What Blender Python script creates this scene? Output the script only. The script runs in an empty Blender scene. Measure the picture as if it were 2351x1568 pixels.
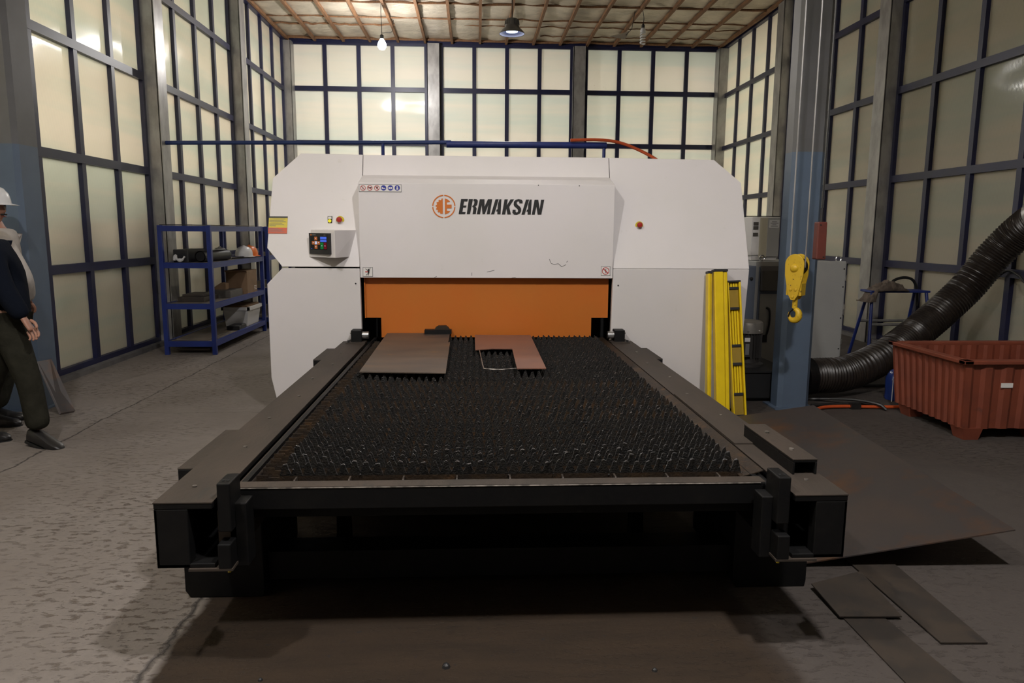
import bpy, bmesh, math, random
from mathutils import Vector, Matrix, noise
random.seed(7)
R = math.radians
S = bpy.context.scene
COL = S.collection

# ------------------------------------------------------------------ camera
cam_d = bpy.data.cameras.new('camera')
cam_d.sensor_width = 36.0
cam_d.lens = 1680.0 / 2351.0 * 36.0
cam_d.clip_end = 300
cam = bpy.data.objects.new('camera', cam_d)
COL.objects.link(cam)
cam.location = (0, 0, 1.5)
cam.rotation_euler = (Matrix.Rotation(R(-2.965), 3, 'Z') @ Matrix.Rotation(R(90 - 8.624), 3, 'X') @ Matrix.Rotation(R(0.3726), 3, 'Z')).to_euler()
S.camera = cam

# ------------------------------------------------------------------ world / exposure
S.view_settings.view_transform = 'Standard'
S.view_settings.look = 'None'
S.view_settings.gamma = 1
S.view_settings.use_curve_mapping = False
S.view_settings.exposure = -0.42
W = bpy.data.worlds.new('overcast_sky'); S.world = W
W.use_nodes = True
bg = W.node_tree.nodes['Background']
bg.inputs['Color'].default_value = (1.0, 0.95, 0.86, 1)
bg.inputs['Strength'].default_value = 5.4
S.cycles.use_adaptive_sampling = True; S.cycles.adaptive_threshold = 0.04; S.cycles.adaptive_min_samples = 16
S.cycles.max_bounces = 7; S.cycles.diffuse_bounces = 3; S.cycles.glossy_bounces = 3; S.cycles.transmission_bounces = 5
LAMP_NEAR, BULB_NEAR, LAMP_MID, LAMP_FAR, BULB = 900, 440, 110, 140, 300

# ------------------------------------------------------------------ materials
def _n(nt, t, **kw):
    n = nt.nodes.new(t)
    for k, v in kw.items():
        try: n.inputs[k].default_value = v
        except Exception: setattr(n, k, v)
    return n
def c4(c): return (c[0], c[1], c[2], 1)
def ramp(nt, src, p0, p1, c0=(0, 0, 0), c1=(1, 1, 1)):
    r = nt.nodes.new('ShaderNodeValToRGB')
    r.color_ramp.elements[0].position = p0; r.color_ramp.elements[0].color = c4(c0)
    r.color_ramp.elements[1].position = p1; r.color_ramp.elements[1].color = c4(c1)
    nt.links.new(src, r.inputs['Fac'])
    return r.outputs['Color']
def mix(nt, fac, a, b, mode='MIX'):
    m = nt.nodes.new('ShaderNodeMix'); m.data_type = 'RGBA'; m.blend_type = mode
    for s, v in ((m.inputs[0], fac), (m.inputs[6], a), (m.inputs[7], b)):
        if isinstance(v, (int, float)): s.default_value = v
        elif isinstance(v, tuple): s.default_value = c4(v)
        else: nt.links.new(v, s)
    return m.outputs[2]
def coords(nt, scale=(1, 1, 1)):
    g = nt.nodes.new('ShaderNodeNewGeometry')
    mp = nt.nodes.new('ShaderNodeMapping'); mp.inputs['Scale'].default_value = scale
    nt.links.new(g.outputs['Position'], mp.inputs['Vector'])
    return mp.outputs['Vector']
def noise_tex(nt, vec, scale, detail=4, rough=.55):
    n = _n(nt, 'ShaderNodeTexNoise', Scale=scale, Detail=detail, Roughness=rough)
    nt.links.new(vec, n.inputs['Vector'])
    return n.outputs['Fac']
def mat(name, col, rough=.5, metal=0, col2=None, scale=6, lo=.4, hi=.65, stretch=(1, 1, 1), bump=0, bscale=40, spec=.5,
        col3=None, scale3=30, lo3=.62, hi3=.7, emit=None, estr=0, coat=0):
    m = bpy.data.materials.new(name); m.use_nodes = True
    nt = m.node_tree; b = nt.nodes['Principled BSDF']
    b.inputs['Base Color'].default_value = c4(col)
    b.inputs['Roughness'].default_value = rough
    b.inputs['Metallic'].default_value = metal
    b.inputs['Specular IOR Level'].default_value = spec
    b.inputs['Coat Weight'].default_value = coat
    if col2 is not None:
        v = coords(nt, stretch)
        out = mix(nt, ramp(nt, noise_tex(nt, v, scale), lo, hi), tuple(col), tuple(col2))
        if col3 is not None:
            out = mix(nt, ramp(nt, noise_tex(nt, v, scale3, 5, .65), lo3, hi3), out, tuple(col3))
        nt.links.new(out, b.inputs['Base Color'])
    if bump:
        v = coords(nt, stretch)
        bp = _n(nt, 'ShaderNodeBump', Strength=bump, Distance=.01)
        nt.links.new(noise_tex(nt, v, bscale), bp.inputs['Height'])
        nt.links.new(bp.outputs['Normal'], b.inputs['Normal'])
    if emit:
        b.inputs['Emission Color'].default_value = c4(emit)
        b.inputs['Emission Strength'].default_value = estr
    return m

M = {}
M['white_paint'] = mat('white_paint', (.70, .668, .675), .55, 0, (.665, .64, .63), 1.3, .4, .7, col3=(.60, .575, .54), scale3=7, lo3=.66, hi3=.8)
M['white_edge'] = mat('white_edge', (.62, .58, .54), .45, 0, (.45, .40, .35), 9)
M['orange_paint'] = mat('orange_paint', (.52, .135, .016), .42, 0, (.48, .15, .02), 1.6, .35, .7, col3=(.40, .20, .09), scale3=22, lo3=.72, hi3=.76)
M['black'] = mat('black_paint', (.012, .012, .014), .5, 0, (.02, .019, .019), 8)
M['black_steel'] = mat('black_steel', (.003, .003, .0033), .55, 0, (.006, .0055, .005), 12, .5, .75, bump=.1, spec=.3)
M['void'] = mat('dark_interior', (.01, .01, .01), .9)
M['dusty_steel'] = mat('dusty_steel', (.050, .0365, .0275), .65, .05, (.032, .025, .0195), 5, .38, .68, (1, .35, 1), bump=.12, bscale=60, col3=(.03, .026, .022), scale3=9, lo3=.62, hi3=.72)
M['dusty_edge'] = mat('worn_steel_edge', (.30, .27, .24), .4, .5, (.10, .09, .08), 30, .4, .6)
M['slag'] = mat('slag_crust', (.055, .055, .056), .34, .5, (.13, .13, .135), 60, .4, .65, bump=.9, bscale=220, col3=(.65, .66, .68), scale3=120, lo3=.60, hi3=.66)  # pale specks put the glints of the crust into its colour
M['slag_face'] = mat('sooty_slat_face', (.006, .0055, .005), .6, .1, (.012, .009, .006), 30, .4, .65, bump=.5, bscale=150, col3=(.035, .019, .008), scale3=9, lo3=.6, hi3=.7)
M['rust_slat'] = mat('rusty_slat', (.032, .017, .006), .62, .15, (.016, .010, .006), 14, .35, .65, bump=.3, bscale=90, col3=(.07, .034, .011), scale3=8, lo3=.58, hi3=.7)
M['rust_sheet'] = mat('mill_scale_sheet', (.125, .092, .066), .5, .2, (.080, .065, .054), 2.6, .35, .7, (1, 2.4, 1), col3=(.22, .115, .04), scale3=3.2, lo3=.6, hi3=.75)
M['red_oxide'] = mat('red_oxide_sheet', (.255, .115, .075), .5, .25, (.20, .10, .075), 3, .4, .65)
M['floor_sheet'] = mat('dark_rolled_sheet', (.075, .058, .05), .42, .3, (.052, .050, .052), 1.6, .38, .62, col3=(.135, .060, .022), scale3=1.6, lo3=.52, hi3=.70)
M['scrap'] = mat('scrap_steel', (.052, .040, .031), .55, .15, (.036, .030, .026), 5, .4, .6, col3=(.03, .026, .024), scale3=11, lo3=.58, hi3=.68)
M['navy'] = mat('navy_frame_paint', (.013, .014, .045), .4, 0, (.011, .014, .058), 3, .4, .7)
M['blue_shelf'] = mat('blue_shelf_paint', (.014, .032, .19), .42, 0, (.012, .026, .15), 4)
M['blue_pipe'] = mat('blue_pipe_paint', (.02, .045, .17), .4)
M['galv'] = mat('galvanised_steel', (.36, .35, .345), .36, .45, (.25, .245, .24), 7, .4, .65, (1, 1, .5), bump=.25, bscale=9)
M['wood'] = mat('roof_batten_wood', (.215, .105, .045), .75, 0, (.15, .075, .035), 9, .4, .6, (6, .6, 1))
M['board'] = mat('shelf_board', (.14, .115, .09), .7, 0, (.10, .085, .07), 6)
M['plinth'] = mat('concrete_plinth', (.12, .115, .115), .8, 0, (.09, .085, .085), 6)
M['yellow'] = mat('yellow_paint', (.80, .57, .010), .35, 0, (.72, .50, .010), 6)
M['hook_yellow'] = mat('worn_yellow_paint', (.62, .40, .02), .45, .05, (.55, .34, .015), 6, col3=(.07, .045, .02), scale3=38, lo3=.63, hi3=.67)
M['amber'] = mat('amber_window', (.30, .20, .035), .15, 0, spec=.7)
M['beige_panel'] = mat('beige_panel', (.52, .48, .36), .5)
M['cab_grey'] = mat('cabinet_grey', (.40, .40, .385), .45, 0, (.36, .36, .35), 2)
M['cab_blue'] = mat('cabinet_blue_grey', (.125, .15, .20), .5)
M['louvre'] = mat('louvre_brown', (.075, .068, .06), .5)
M['motor_cap'] = mat('motor_cap', (.33, .31, .28), .38, .55, (.25, .23, .2), 8)
M['motor_body'] = mat('motor_body', (.045, .042, .04), .5, .3)
M['tank'] = mat('oil_tank', (.013, .013, .014), .55)
M['red_bin'] = mat('red_bin_plastic', (.20, .048, .024), .55, 0, (.16, .04, .022), 4, .4, .65, col3=(.10, .03, .02), scale3=7, lo3=.64, hi3=.76)
M['duct'] = mat('duct_hose', (.016, .0115, .009), .36, 0, (.024, .018, .014), 10)
M['red_weight'] = mat('red_weight', (.135, .032, .022), .5, 0, (.11, .03, .022), 10)
M['white_plastic'] = mat('white_plastic', (.62, .62, .63), .35)
M['white_label'] = mat('white_label', (.72, .70, .68), .5)
M['orange_plastic'] = mat('orange_plastic', (.75, .17, .02), .35)
M['cardboard'] = mat('cardboard', (.24, .15, .085), .8, 0, (.20, .125, .07), 5)
M['cloth'] = mat('grey_cloth', (.16, .125, .10), .95, 0, (.09, .07, .055), 14, bump=.5, bscale=60)
M['rubber'] = mat('black_rubber', (.012, .012, .012), .45)
M['orange_hose'] = mat('orange_hose', (.52, .08, .018), .4)
M['bottle_blue'] = mat('blue_bottle', (.02, .045, .22), .15, 0, spec=.7)
M['ink'] = mat('black_ink', (.008, .008, .008), .45)
M['ink_grey'] = mat('grey_ink', (.18, .18, .18), .5)
M['logo_orange'] = mat('orange_vinyl', (.58, .155, .02), .4)
M['sign_blue'] = mat('sign_blue', (.03, .04, .30), .4)
M['sign_red'] = mat('sign_red', (.45, .03, .03), .4)
M['label_yellow'] = mat('label_yellow', (.62, .50, .03), .45)
M['label_red'] = mat('label_red', (.58, .09, .03), .45)
M['knob_red'] = mat('button_red', (.38, .025, .018), .35)
M['chrome'] = mat('bright_steel', (.6, .6, .6), .25, .9)
M['dome'] = mat('lamp_shade_metal', (.11, .105, .10), .45, .3)
M['dome_in'] = mat('lamp_reflector', (.5, .55, .75), .3, .4)
M['skin'] = mat('skin', (.34, .17, .115), .5)
M['navy_cloth'] = mat('navy_jacket', (.005, .007, .013), .95, bump=.4, bscale=25, spec=.1)
M['olive_cloth'] = mat('olive_trousers', (.022, .021, .015), .95, 0, (.030, .029, .021), 14, bump=.6, bscale=22, spec=.1)
M['white_cloth'] = mat('white_jacket', (.42, .385, .355), .85, 0, (.36, .33, .30), 6, bump=.5, bscale=18)
M['shoe'] = mat('black_leather', (.014, .013, .013), .4)
M['hair'] = mat('dark_hair', (.012, .01, .009), .6)
M['paper'] = mat('paper_notice', (.6, .6, .6), .6)
M['brick_out'] = mat('neighbour_wall', (.52, .47, .38), .8, 0, (.42, .38, .31), .6)
M['asphalt'] = mat('asphalt', (.10, .095, .09), .9)
M['canopy'] = mat('parasol_cloth', (.10, .09, .085), .8)
def emitter(name, col, s):
    m = bpy.data.materials.new(name); m.use_nodes = True
    nt = m.node_tree; nt.nodes.clear()
    e = _n(nt, 'ShaderNodeEmission', Strength=s); e.inputs['Color'].default_value = c4(col)
    o = nt.nodes.new('ShaderNodeOutputMaterial'); nt.links.new(e.outputs[0], o.inputs[0])
    return m
M['e_bulb'] = emitter('lit_bulb', (.9, .95, 1), 60)
M['e_led'] = emitter('lit_led', (.55, .68, 1), 6)
M['e_yellow'] = emitter('lit_indicator', (1, .85, .05), 1.1)
M['e_blue'] = emitter('screen_blue', (.10, .20, .95), .9)
M['e_orange'] = emitter('screen_orange', (.75, .22, .06), .6)
M['e_green'] = emitter('screen_green', (.02, .30, .07), .6)
M['e_red'] = emitter('screen_red', (.28, .02, .03), .6)
M['e_white'] = emitter('screen_white', (.75, .78, 1), .9)
M['screen_black'] = mat('screen_glass', (.008, .008, .010), .2)

# column paint: grey above, blue-grey below a paint line on the steel itself
def column_paint():
    m = mat('column_paint', (.10, .11, .125), .5); nt = m.node_tree; b = nt.nodes['Principled BSDF']
    v = coords(nt); sx = nt.nodes.new('ShaderNodeSeparateXYZ'); nt.links.new(v, sx.inputs[0])
    mr = nt.nodes.new('ShaderNodeMath'); mr.operation = 'GREATER_THAN'; mr.inputs[1].default_value = 2.15
    nt.links.new(sx.outputs['Z'], mr.inputs[0])
    a = mix(nt, ramp(nt, noise_tex(nt, v, 3), .4, .65), (.088, .124, .18), (.080, .110, .158))
    c = mix(nt, ramp(nt, noise_tex(nt, v, 4), .4, .65), (.115, .115, .12), (.10, .10, .10))
    nt.links.new(mix(nt, mr.outputs[0], a, c), b.inputs['Base Color'])
    return m
M['column_paint'] = column_paint()

def pane_mat(name, tint, ribs, trans=.80, ior=1.12, clear=.28):
    m = bpy.data.materials.new(name); m.use_nodes = True
    nt = m.node_tree; nt.nodes.clear(); L = nt.links
    o = nt.nodes.new('ShaderNodeOutputMaterial')
    v = coords(nt)
    dirt = ramp(nt, noise_tex(nt, v, 2.2, 5, .6), .60, .72)
    spots = ramp(nt, noise_tex(nt, v, 24, 4, .7), .63, .70)
    col = mix(nt, mix(nt, 1.0, dirt, spots, 'MULTIPLY'), tuple(tint), (tint[0] * .62, tint[1] * .5, tint[2] * .3))
    col = mix(nt, ramp(nt, noise_tex(nt, coords(nt, (.4, .4, 1.2)), .9, 2), .35, .7), col, mix(nt, .12, col, (.6, .75, .55)))
    col = mix(nt, ramp(nt, noise_tex(nt, coords(nt, (.12, .12, 1.5)), 1.6, 3, .6), .45, .62), col, mix(nt, .55, col, (tint[0] * .80, tint[1] * .92, tint[2] * .94)))  # horizontal bands put reflected and outside tones into the sheet tint
    # fine vertical flutes of the multiwall sheet
    wv = _n(nt, 'ShaderNodeTexWave', Scale=16.0); wv.bands_direction = ribs
    L.new(v, wv.inputs['Vector'])
    wob = _n(nt, 'ShaderNodeTexNoise', Scale=1.1, Detail=1.0); L.new(coords(nt, (1, 1, 2.2)), wob.inputs['Vector'])
    b1 = _n(nt, 'ShaderNodeBump', Strength=.10, Distance=.01); L.new(wv.outputs['Fac'], b1.inputs['Height'])
    b2 = _n(nt, 'ShaderNodeBump', Strength=.35, Distance=.05); L.new(wob.outputs['Fac'], b2.inputs['Height']); L.new(b1.outputs[0], b2.inputs['Normal'])
    df = nt.nodes.new('ShaderNodeBsdfDiffuse'); L.new(col, df.inputs[0])
    tr = nt.nodes.new('ShaderNodeBsdfTranslucent'); L.new(col, tr.inputs[0])
    rf = _n(nt, 'ShaderNodeBsdfRefraction', Roughness=.30, IOR=ior); L.new(col, rf.inputs[0])
    gl = _n(nt, 'ShaderNodeBsdfGlossy', Roughness=.13); L.new(b2.outputs[0], gl.inputs['Normal'])
    fr = _n(nt, 'ShaderNodeFresnel', IOR=1.32); L.new(b2.outputs[0], fr.inputs['Normal'])
    m1 = _n(nt, 'ShaderNodeMixShader', Fac=clear); L.new(tr.outputs[0], m1.inputs[1]); L.new(rf.outputs[0], m1.inputs[2])
    m2 = _n(nt, 'ShaderNodeMixShader', Fac=trans); L.new(df.outputs[0], m2.inputs[1]); L.new(m1.outputs[0], m2.inputs[2])
    m3 = nt.nodes.new('ShaderNodeMixShader'); L.new(fr.outputs[0], m3.inputs[0]); L.new(m2.outputs[0], m3.inputs[1]); L.new(gl.outputs[0], m3.inputs[2])
    L.new(m3.outputs[0], o.inputs[0])
    return m
M['pane_side'] = pane_mat('polycarbonate_cream', (.95, .89, .78), 'Y')
M['pane_back'] = pane_mat('polycarbonate_pale', (.94, .90, .83), 'X', .50, clear=.35)

def floor_mat():
    m = mat('worn_concrete', (.2, .19, .18), .72); nt = m.node_tree; b = nt.nodes['Principled BSDF']; L = nt.links
    v = coords(nt); sx = nt.nodes.new('ShaderNodeSeparateXYZ'); L.new(v, sx.inputs[0])
    def math_(op, a, c, clamp=False):
        k = nt.nodes.new('ShaderNodeMath'); k.operation = op; k.use_clamp = clamp
        for i, q in enumerate((a, c)):
            if isinstance(q, (int, float)): k.inputs[i].default_value = q
            else: L.new(q, k.inputs[i])
        return k.outputs[0]
    base = mix(nt, ramp(nt, noise_tex(nt, v, 1.4), .35, .68), (.165, .142, .125), (.205, .182, .165))
    base = mix(nt, ramp(nt, noise_tex(nt, v, 14, 6, .7), .45, .75), base, (.16, .14, .125))
    # pits and scuffs, denser near the table's left side
    pits = noise_tex(nt, coords(nt, (1, 2.1, 1)), 17, 5, .62)
    zone = ramp(nt, noise_tex(nt, v, .9, 2), .38, .62)
    pm = mix(nt, 1.0, ramp(nt, pits, .54, .63), zone, 'MULTIPLY')
    base = mix(nt, math_('MULTIPLY', pm, .85), base, (.075, .056, .042))
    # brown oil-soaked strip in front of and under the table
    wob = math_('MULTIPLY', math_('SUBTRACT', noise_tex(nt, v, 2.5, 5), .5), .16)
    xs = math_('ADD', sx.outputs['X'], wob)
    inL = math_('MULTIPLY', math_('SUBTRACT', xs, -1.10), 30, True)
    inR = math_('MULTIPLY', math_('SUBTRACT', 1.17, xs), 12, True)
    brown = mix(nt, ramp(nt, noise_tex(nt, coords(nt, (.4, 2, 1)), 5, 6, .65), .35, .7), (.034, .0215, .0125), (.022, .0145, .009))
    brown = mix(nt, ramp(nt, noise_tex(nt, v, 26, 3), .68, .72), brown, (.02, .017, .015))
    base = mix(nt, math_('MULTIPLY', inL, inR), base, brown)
    # weaker light of the right-hand side, put into the floor colour
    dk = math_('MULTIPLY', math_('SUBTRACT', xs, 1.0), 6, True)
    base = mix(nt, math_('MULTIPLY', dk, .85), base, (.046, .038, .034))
    # joints and cracks
    fine = math_('MULTIPLY', math_('SUBTRACT', noise_tex(nt, v, 3.5, 6, .7), .5), .12)
    hgt = None
    for X, wd in ((-2.93, .010), (-1.12, .016)):
        d = math_('ABSOLUTE', math_('SUBTRACT', math_('ADD', sx.outputs['X'], fine), X), 0)
        k = math_('SUBTRACT', 1.0, math_('DIVIDE', d, wd), True)
        base = mix(nt, math_('MULTIPLY', k, .85), base, (.035, .03, .027))
        hgt = k if hgt is None else math_('MAXIMUM', hgt, k)
    d = math_('ABSOLUTE', math_('SUBTRACT', math_('ADD', sx.outputs['Y'], math_('MULTIPLY', fine, 1.8)), 6.0), 0)
    k = math_('SUBTRACT', 1.0, math_('DIVIDE', d, .008), True)
    base = mix(nt, math_('MULTIPLY', k, .55), base, (.05, .043, .04))
    L.new(base, b.inputs['Base Color'])
    bp = _n(nt, 'ShaderNodeBump', Strength=.55, Distance=.012)
    hh = math_('SUBTRACT', math_('MULTIPLY', noise_tex(nt, v, 40, 5), .35), math_('ADD', pm, math_('MULTIPLY', hgt, 2.0)))
    L.new(hh, bp.inputs['Height']); L.new(bp.outputs[0], b.inputs['Normal'])
    L.new(ramp(nt, noise_tex(nt, v, 2), .3, .7, (.7, .7, .7), (.92, .92, .92)), b.inputs['Roughness']); b.inputs['Specular IOR Level'].default_value = .3
    return m
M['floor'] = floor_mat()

def foil_mat():
    m = mat('foil_insulation', (.70, .62, .50), .36, .4, (.52, .46, .37), 2.5, .4, .65)
    nt = m.node_tree; b = nt.nodes['Principled BSDF']
    n1 = noise_tex(nt, coords(nt, (1.2, 3.5, 1)), 5, 5, .6)
    bp = _n(nt, 'ShaderNodeBump', Strength=.7, Distance=.04); nt.links.new(n1, bp.inputs['Height'])
    nt.links.new(bp.outputs[0], b.inputs['Normal'])
    return m
M['foil'] = foil_mat()

# ------------------------------------------------------------------ mesh builder
def empty(name, loc, label=None, cat=None, group=None, kind=None):
    o = bpy.data.objects.new(name, None); COL.objects.link(o); o.location = loc; o.empty_display_size = .1
    tag(o, label, cat, group, kind); return o
def tag(o, label=None, cat=None, group=None, kind=None):
    if label: o['label'] = label
    if cat: o['category'] = cat
    if group: o['group'] = group
    if kind: o['kind'] = kind
    return o
def root_loc(p):
    v = Vector((0, 0, 0))
    while p is not None:
        v = v + p.location; p = p.parent
    return v
class MB:
    """collects shapes (world coordinates) into ONE mesh"""
    def __init__(s): s.v = []; s.f = []; s.mi = []
    def add(s, vs, fs, mi=0):
        k = len(s.v); s.v += [tuple(q) for q in vs]; s.f += [tuple(i + k for i in f) for f in fs]; s.mi += [mi] * len(fs); return s
    def box(s, x0, x1, y0, y1, z0, z1, mi=0):
        return s.hexa([(x0, y0, z0), (x1, y0, z0), (x1, y1, z0), (x0, y1, z0), (x0, y0, z1), (x1, y0, z1), (x1, y1, z1), (x0, y1, z1)], mi)
    def hexa(s, p, mi=0):
        return s.add(p, [(0, 3, 2, 1), (4, 5, 6, 7), (0, 1, 5, 4), (1, 2, 6, 5), (2, 3, 7, 6), (3, 0, 4, 7)], mi)
    def prism(s, poly, vec, mi=0):
        """poly: 3D points in order, extruded along vec"""
        n = len(poly); a = [Vector(q) for q in poly]; b = [q + Vector(vec) for q in a]
        nm = Vector((0, 0, 0))
        for i in range(n): nm += a[i].cross(a[(i + 1) % n])
        if nm.dot(Vector(vec)) > 0: cap = [tuple(range(n))[::-1], tuple(range(n, 2 * n))]; sd = [(i, (i + 1) % n, n + (i + 1) % n, n + i) for i in range(n)]
        else: cap = [tuple(range(n)), tuple(range(n, 2 * n))[::-1]]; sd = [(i, n + i, n + (i + 1) % n, (i + 1) % n) for i in range(n)]
        return s.add(a + b, cap + sd, mi)
    def tube(s, path, r, n=10, mi=0, cap=True):
        P = [Vector(p) for p in path]; rr = r if isinstance(r, (list, tuple)) else [r] * len(P)
        t0 = (P[1] - P[0]).normalized(); up = Vector((0, 0, 1)) if abs(t0.z) < .9 else Vector((1, 0, 0))
        u = t0.cross(up).normalized(); vs = []; fs = []
        for i, p in enumerate(P):
            t = (P[min(i + 1, len(P) - 1)] - P[max(i - 1, 0)]).normalized()
            u = (u - t * u.dot(t)).normalized(); w = t.cross(u)
            for k in range(n):
                a = 2 * math.pi * k / n; vs.append(p + (u * math.cos(a) + w * math.sin(a)) * rr[i])
        for i in range(len(P) - 1):
            for k in range(n):
                fs.append((i * n + k, i * n + (k + 1) % n, (i + 1) * n + (k + 1) % n, (i + 1) * n + k))
        if cap:
            fs.append(tuple(range(n))[::-1]); fs.append(tuple((len(P) - 1) * n + k for k in range(n)))
        return s.add(vs, fs, mi)
    def cyl(s, a, b, r, n=16, mi=0, r2=None): return s.tube([a, b], [r, r if r2 is None else r2], n, mi)
    def lathe(s, c, prof, n=24, mi=0, axis='Z'):
        vs = []; fs = []
        for (r, h) in prof:
            for k in range(n):
                a = 2 * math.pi * k / n; x, y = r * math.cos(a), r * math.sin(a)
                vs.append((c[0] + x, c[1] + y, c[2] + h) if axis == 'Z' else (c[0] + x, c[1] - h, c[2] + y))
        for i in range(len(prof) - 1):
            for k in range(n):
                fs.append((i * n + k, i * n + (k + 1) % n, (i + 1) * n + (k + 1) % n, (i + 1) * n + k))
        return s.add(vs, fs, mi)
    def build(s, name, m, parent=None, smooth=False, bevel=0, kind=None):
        o0 = root_loc(parent)
        me = bpy.data.meshes.new(name)
        me.from_pydata([(x - o0.x, y - o0.y, z - o0.z) for x, y, z in s.v], [], s.f); me.update()
        ms = m if isinstance(m, (list, tuple)) else [m]
        for q in ms: me.materials.append(M[q] if isinstance(q, str) else q)
        if len(ms) > 1: me.polygons.foreach_set('material_index', s.mi)
        if smooth:
            me.polygons.foreach_set('use_smooth', [True] * len(me.polygons))
            try: me.set_sharp_from_angle(angle=R(40))
            except Exception: pass
        o = bpy.data.objects.new(name, me); COL.objects.link(o)
        if parent is not None: o.parent = parent
        if bevel:
            b = o.modifiers.new('bevel', 'BEVEL'); b.width = bevel; b.segments = 2; b.limit_method = 'ANGLE'
        if kind: o['kind'] = kind
        return o
def bx(name, m, parent, x0, x1, y0, y1, z0, z1, bevel=0):
    return MB().box(x0, x1, y0, y1, z0, z1).build(name, m, parent, bevel=bevel)
def clone(o, parent, loc):
    c = o.copy(); COL.objects.link(c); c.parent = parent; c.location = loc; return c
def spline(pts, n=12):
    P = [Vector(p) for p in pts]; P = [P[0] * 2 - P[1]] + P + [P[-1] * 2 - P[-2]]; out = []
    for i in range(1, len(P) - 2):
        for k in range(n):
            t = k / n; a, b, c, d = P[i - 1:i + 3]
            out.append(.5 * ((2 * b) + (c - a) * t + (2 * a - 5 * b + 4 * c - d) * t * t + (3 * b - a - 3 * c + d) * t ** 3))
    out.append(P[-2]); return out

# ================================================================== SETTING
YB = 16.9; XL = -4.12; XR = 5.6; YF = -5.0; ZC = 5.62
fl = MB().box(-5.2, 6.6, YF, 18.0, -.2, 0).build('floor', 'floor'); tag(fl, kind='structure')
og = MB().box(-60, 60, -40, 90, -.26, -.205).build('ground_outside', 'asphalt'); tag(og, kind='structure')

ZROW = [.06, 1.09, 2.21, 3.35, 4.49, 5.56]
bays_y = [(6.5, 9.66), (9.95, 13.11), (13.42, 16.62)]
def side_wall(name, x, sgn, dy):
    """sgn: +1 = the room lies towards +x of this wall"""
    w = empty(name, (x, 9, 0), kind='structure')
    cache = {}
    def piece(nm, mt, dims, loc):
        key = (nm, tuple(round(d, 4) for d in dims))
        if key in cache: return clone(cache[key], w, (loc[0] - x, loc[1] - 9, loc[2]))
        a, b, c = [d / 2 for d in dims]
        o = MB().box(-a, a, -b, b, -c, c)
        o.v = [(p[0] + x, p[1] + 9, p[2]) for p in o.v]
        o = o.build(nm, mt, w); o.location = (loc[0] - x, loc[1] - 9, loc[2]); cache[key] = o; return o
    for (a, b) in bays_y:
        a += dy; b += dy; st = (b - a) / 4
        for k in range(5): piece('mullion', 'navy', (.07, .075, ZROW[-1]), (x, a + k * st, ZROW[-1] / 2 + .02))
        for r in range(6): piece('transom', 'navy', (.078, b - a, .09), (x, (a + b) / 2, ZROW[r]))
        for k in range(4):
            for r in range(5):
                piece('pane', 'pane_side', (.012, st - .05, ZROW[r + 1] - ZROW[r] - .06), (x - sgn * .02, a + (k + .5) * st, (ZROW[r] + ZROW[r + 1]) / 2))
    # the hall goes on behind the photographer: plain sheets, one to a bay
    for (a, b) in ((3.0, 6.2), (-.5, 2.7), (-4.9, -.8)):
        piece('pane', 'pane_side', (.012, b - a, ZROW[-1]), (x - sgn * .02, (a + b) / 2 + dy, ZROW[-1] / 2))
        for k in range(2): piece('mullion', 'navy', (.07, .075, ZROW[-1]), (x, a + (b - a) * k + dy, ZROW[-1] / 2 + .02))
        for r in range(1, 5): piece('transom', 'navy', (.078, b - a, .09), (x, (a + b) / 2 + dy, ZROW[r]))
    piece('transom', 'navy', (.14, YB - YF, .22), (x, (YB + YF) / 2, 5.62))
    for yc in (-.65, 2.85, 6.35, 9.805, 13.265, 16.76):
        yc += dy if yc < 16 else .02
        c = MB()
        xi = x + sgn * .19; x0, x1 = sorted((x - sgn * .03, xi))
        wd = .13
        c.box(x0, x1, yc - .012, yc + .012, 0, 5.5)
        for q in (x0, x1): c.box(q - .01, q + .01, yc - wd, yc + wd, 0, 5.5)
        c.box(x0, x1, yc - wd, yc - wd + .012, 0, 5.5); c.box(x0, x1, yc + wd - .012, yc + wd, 0, 5.5)
        c.build('column', 'galv', w)
    bx('plinth', 'plinth', w, x - .12, x + .12, YF, YB, -.02, .05)
    return w
side_wall('wall_left', XL, 1, 0)
side_wall('wall_right', XR, -1, .1)

wb = empty('wall_back', (.7, YB, 0), kind='structure')
zrow = [.06, 1.10, 2.24, 3.40, 4.55, 5.52]
cacheb = {}
def bpiece(nm, mt, dims, loc):
    key = (nm, tuple(round(d, 3) for d in dims))
    if key in cacheb: return clone(cacheb[key], wb, (loc[0] - .7, loc[1] - YB, loc[2]))
    a, b, c = [d / 2 for d in dims]; o = MB().box(.7 - a, .7 + a, YB - b, YB + b, -c, c).build(nm, mt, wb)
    o.location = (loc[0] - .7, loc[1] - YB, loc[2]); cacheb[key] = o; return o
for (a, b) in ((-3.99, -1.05), (-.72, 2.17), (2.47, 5.50)):
    st = (b - a) / 4
    for k in range(5): bpiece('mullion', 'navy', (.085, .07, 5.5), (a + k * st, YB, 2.77))
    for z in zrow: bpiece('transom', 'navy', (b - a, .078, .10), ((a + b) / 2, YB, z))
    for k in range(4):
        for r in range(5):
            bpiece('pane', 'pane_back', (st - .06, .012, zrow[r + 1] - zrow[r] - .07), (a + (k + .5) * st, YB + .02, (zrow[r] + zrow[r + 1]) / 2))
for xc in (-.885, 2.32):
    c = MB()
    c.box(xc - .14, xc + .14, YB - .20, YB - .185, 0, 5.5); c.box(xc - .14, xc + .14, YB + .02, YB + .035, 0, 5.5)
    c.box(xc - .14, xc - .125, YB - .2, YB + .03, 0, 5.5); c.box(xc + .125, xc + .14, YB - .2, YB + .03, 0, 5.5)
    c.build('column', 'galv', wb)
    bx('column_flashing', 'navy', wb, xc + .16, xc + .20, YB - .06, YB + .02, 0, 5.5)
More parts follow.
